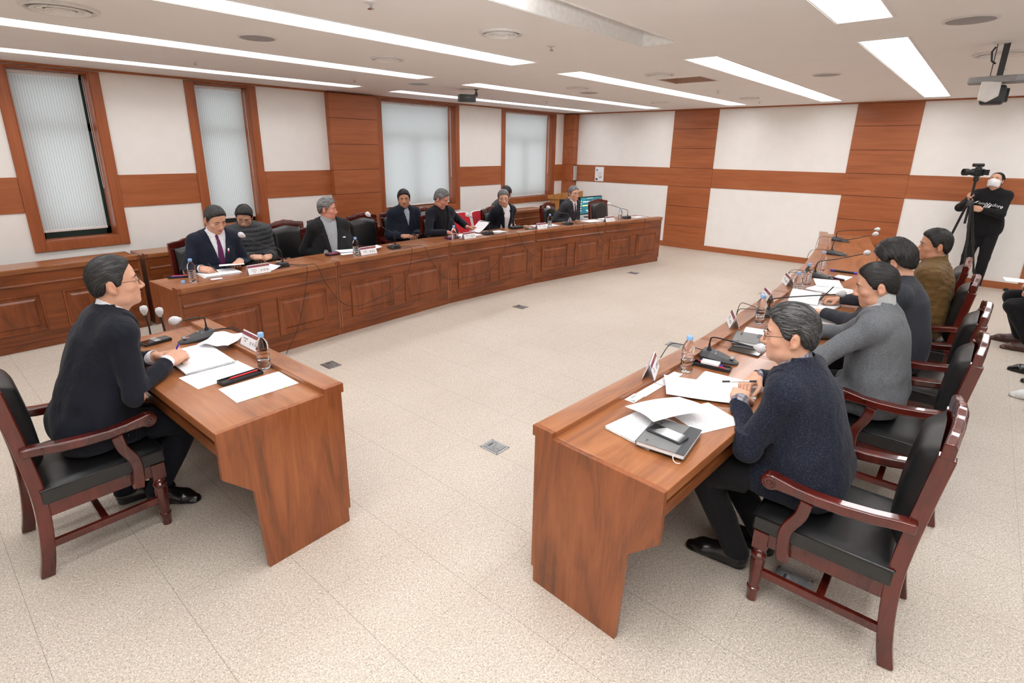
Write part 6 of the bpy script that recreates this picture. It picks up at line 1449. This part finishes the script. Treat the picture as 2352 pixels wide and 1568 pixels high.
pen('violet pen in the tray before the turtleneck man', (3.03, 5.11, TZ+0.0155), (3.15, 5.10, TZ+0.0155), BLUEP, BLUEP); pen('red pen in the tray before the turtleneck man', (3.04, 5.09, TZ+0.0155), (3.15, 5.085, TZ+0.0155), REDP, REDP)
sheet('white card beside the tray before the turtleneck man', 3.24, 5.06, math.radians(-8), 0.15, 0.10, mat=BLANK, cat='card', name='business_card', group='cards on the left row')
sheet('sheet lying behind the bottle before the turtleneck man', 3.36, 5.17, math.radians(170), 0.30, 0.18, TZ, lift=lambda u, v: 0.01*u, mat=BLANK)
sheet('curled sheet beside the microphone before the turtleneck man', 3.56, 5.07, math.radians(165), 0.21, 0.16, TZ+0.014, lift=lambda u, v: 0.022*(1-u)**2, mat=BLANK)
stack('open document under the turned page on the left row', 5.03, 5.03, math.radians(178), 0.40, 0.24, 6, fan=0.006)
sheet('page being turned upright by the reading man', 5.42, 5.15, math.radians(170), 0.19, 0.24, TZ+0.012, lift=lambda u, v: 0.13*(1-u)**1.4, mat=BLANK)
sheet('loose sheet right of the turned page on the left row', 5.60, 4.97, math.radians(175), 0.24, 0.20, mat=BLANK)
tag(MB().box(-0.10, 0.10, -0.05, 0.05, 0.0005, 0.02).build('purple_folder', PURP, None, (4.77, 5.0, TZ), math.radians(-6), bevel=0.003), 'dark purple folder edge beneath the open document', 'folder')
tag(MB().box(-0.11, 0.09, -0.05, 0.05, 0.0005, 0.032).build('pen_case', BLACKP, None, (6.05, 5.0, TZ), math.radians(-15), bevel=0.006), 'black pen case before the open collar man', 'case')
tag(MB().box(-0.03, 0.03, -0.03, 0.03, 0.0005, 0.035).build('tan_box', plain('tan card box', rgb(190, 160, 130), 0.6), None, (6.19, 4.93, TZ), math.radians(-10), bevel=0.002), 'small tan box beside the black pen case', 'box')
phone('dark red phone before the open collar man', 6.15, 4.82, math.radians(80), TZ, 0.075, 0.16)
stack('papers spread before the open collar man', 6.55, 4.86, math.radians(170), 0.42, 0.20, 5, fan=0.012)
stack('papers before the grey suit man', 7.56, 4.67, math.radians(168), 0.30, 0.21, 4, fan=0.012)
stack('paper pile beside the plate of the grey suit man', 7.84, 4.56, math.radians(168), 0.20, 0.20, 14, fan=0.01)
sheet('white sheet at the far end of the left row', 8.60, 4.40, math.radians(-12), 0.28, 0.20, mat=BLANK)
phone('black phone in the hands of the zip jacket man', 4.715, 5.65, math.radians(20), 0.735, 0.07, 0.14)

# ------------------------------------------------------------------ tripod, camera and small extras on people
t = thing('camera_tripod', 'black tripod held by the woman, with a video camera on it', 'tripod', (9.60, 0.10, 0), group=None)
top = Vector((0, 0, 1.52))
FT = [(0.10, -0.29, 0.0), (-0.12, -0.16, 0.0), (0.24, 0.26, 0.0)]
MB().tube([(0, 0, 0.95), tuple(top)], 0.014, 10).build('centre_column', BLACKP, t, smooth=60)
for f in FT:
    f = Vector(f); a = Vector((f.x*0.08, f.y*0.08, 1.22)); m = MB()
    m.tube([tuple(a), tuple(a.lerp(f, 0.42))], 0.0145, 8).tube([tuple(a.lerp(f, 0.40)), tuple(a.lerp(f, 0.45))], 0.018, 8).tube([tuple(a.lerp(f, 0.44)), tuple(a.lerp(f, 0.74))], 0.0115, 8).tube([tuple(a.lerp(f, 0.72)), tuple(a.lerp(f, 0.76))], 0.015, 8).tube([tuple(a.lerp(f, 0.75)), tuple(f+Vector((0, 0, 0.012)))], 0.009, 8)
    g = m.build('leg', BLACKP, t, smooth=60); MB().ball(tuple(f+Vector((0, 0, 0.012))), 0.012, 8).build('rubber_foot', BLACKP, g, smooth=60)
MB().lathe([(0.03, 1.18), (0.034, 1.20), (0.034, 1.24), (0.02, 1.26)], 16).build('leg_collar', DARKP, t, smooth=40)
MB().lathe([(0.022, 1.50), (0.030, 1.515), (0.030, 1.545), (0.022, 1.56)], 16).box(-0.035, 0.035, -0.035, 0.035, 1.562, 1.574).build('pan_head', BLACKP, t, bevel=0.003)
c = thing('video_camera', 'black video camera with top microphone on the tripod by the woman', 'camera', (9.60, 0.10, 1.5745), math.radians(35))
MB().box(-0.045, 0.045, -0.055, 0.055, 0.0, 0.09).build('body', BLACKP, c, bevel=0.010, seg=3)
MB().lathe([(0.036, 0), (0.036, 0.07), (0.044, 0.075), (0.044, 0.125), (0.036, 0.126), (0.03, 0.11), (1e-6, 0.112)], 20, TR(0, 0.05, 0.045) @ RX(-math.pi/2)).build('lens', BLACKP, c, smooth=40)
MB().box(-0.02, 0.02, -0.03, 0.03, 0.09, 0.11).tube([(0, -0.05, 0.135), (0, 0.075, 0.135)], 0.022, 14).box(-0.008, 0.008, -0.008, 0.008, 0.10, 0.125).build('top_microphone', BLACKP, c, bevel=0.002)
MB().box(-0.14, -0.045, -0.045, -0.038, 0.012, 0.082).build('flip_screen', DARKP, c, bevel=0.003)
def on_person(key, name, mat, build, **kw):
    b, d = PEOPLE[key]; m = MB(); build(m, d); return m.build(name, mat, b, **kw)
# lettering across the sweatshirt follows the chest
b, d = PEOPLE['woman']
def chest_hit(key, names, u, w):
    b, d = PEOPLE[key]; o = [x for x in b.children if x.name.split('.')[0] in names][0]
    F_, L_, U_ = Vector(d['F']), Vector(d['L']), Vector(d['U']); N_ = Vector(d['N'])-Vector(d['org'])
    p = N_+L_*u+U_*w+F_*0.5; ok, loc, n_, i = o.ray_cast(p, -F_)
    return (loc if ok else N_+L_*u+U_*w+F_*0.13), o
v_, f_ = text_mesh('Tembladore', 0.062, 0.0, shear=0.35); out = []
for (x, y, z) in v_:
    h_, jk = chest_hit('woman', ('sweater',), x, -0.155+y-0.12*x)
    out.append(tuple(h_+Vector(d['F'])*0.003))
me = MB().add(out, f_); o = me.build('lettering', BLANK, jk); o.modifiers.new('thickness', 'SOLIDIFY').thickness = 0.001
for key, u, w, mt, nm, sz in [('purple tie man', 0.085, -0.13, BLANK, 'lapel_badge', (0.007, 0.003, 0.012)), ('purple tie man', 0.086, -0.15, REDP, 'lapel_badge', (0.008, 0.003, 0.006)), ('turtleneck man', 0.10, -0.16, BLANK, 'lapel_badge', (0.022, 0.003, 0.007)), ('reading man', 0.085, -0.13, STEEL, 'lapel_badge', (0.006, 0.003, 0.006)), ('grey suit man', 0.085, -0.13, STEEL, 'lapel_badge', (0.006, 0.003, 0.006)), ('open collar man', 0.09, -0.13, STEEL, 'lapel_badge', (0.005, 0.003, 0.005))]:
    h_, jk = chest_hit(key, ('jacket',), u, w); dd = PEOPLE[key][1]
    R3 = Matrix((tuple(dd['L']), tuple(dd['F']), tuple(dd['U']))).transposed().to_4x4()
    MB().box(-sz[0], sz[0], -sz[1], sz[1], -sz[2], sz[2], TR(*h_) @ R3).build(nm, mt, jk, bevel=0.001)
# white paper on the lap of the person at the right edge
sheet('white sheet on the knees of the seated person at the right edge', 7.22, -0.47, math.radians(5), 0.21, 0.28, 0.665, mat=BLANK)
# hair tied back
b, d = PEOPLE['woman']; m = MB(); m.ball((0, -0.125, 0.0), (0.022, 0.035, 0.030), 10, d['Mh']); m.build('hair_bun', HB, b, smooth=60)
# wrist watches
for key, s in (('purple tie man', 1),):
    b, d = PEOPLE[key]; S_, E_, W_2 = d['arms'][s]; v = Vector(W_2-E_).normalized(); c_ = Vector(W_2)-v*0.012-Vector(d['org'])
    q = v.to_track_quat('Z', 'Y').to_matrix().to_4x4(); MB().lathe([(0.031, -0.009), (0.033, -0.007), (0.033, 0.007), (0.031, 0.009)], 24, TR(*c_) @ q).build('watch', STEEL, b, smooth=40)
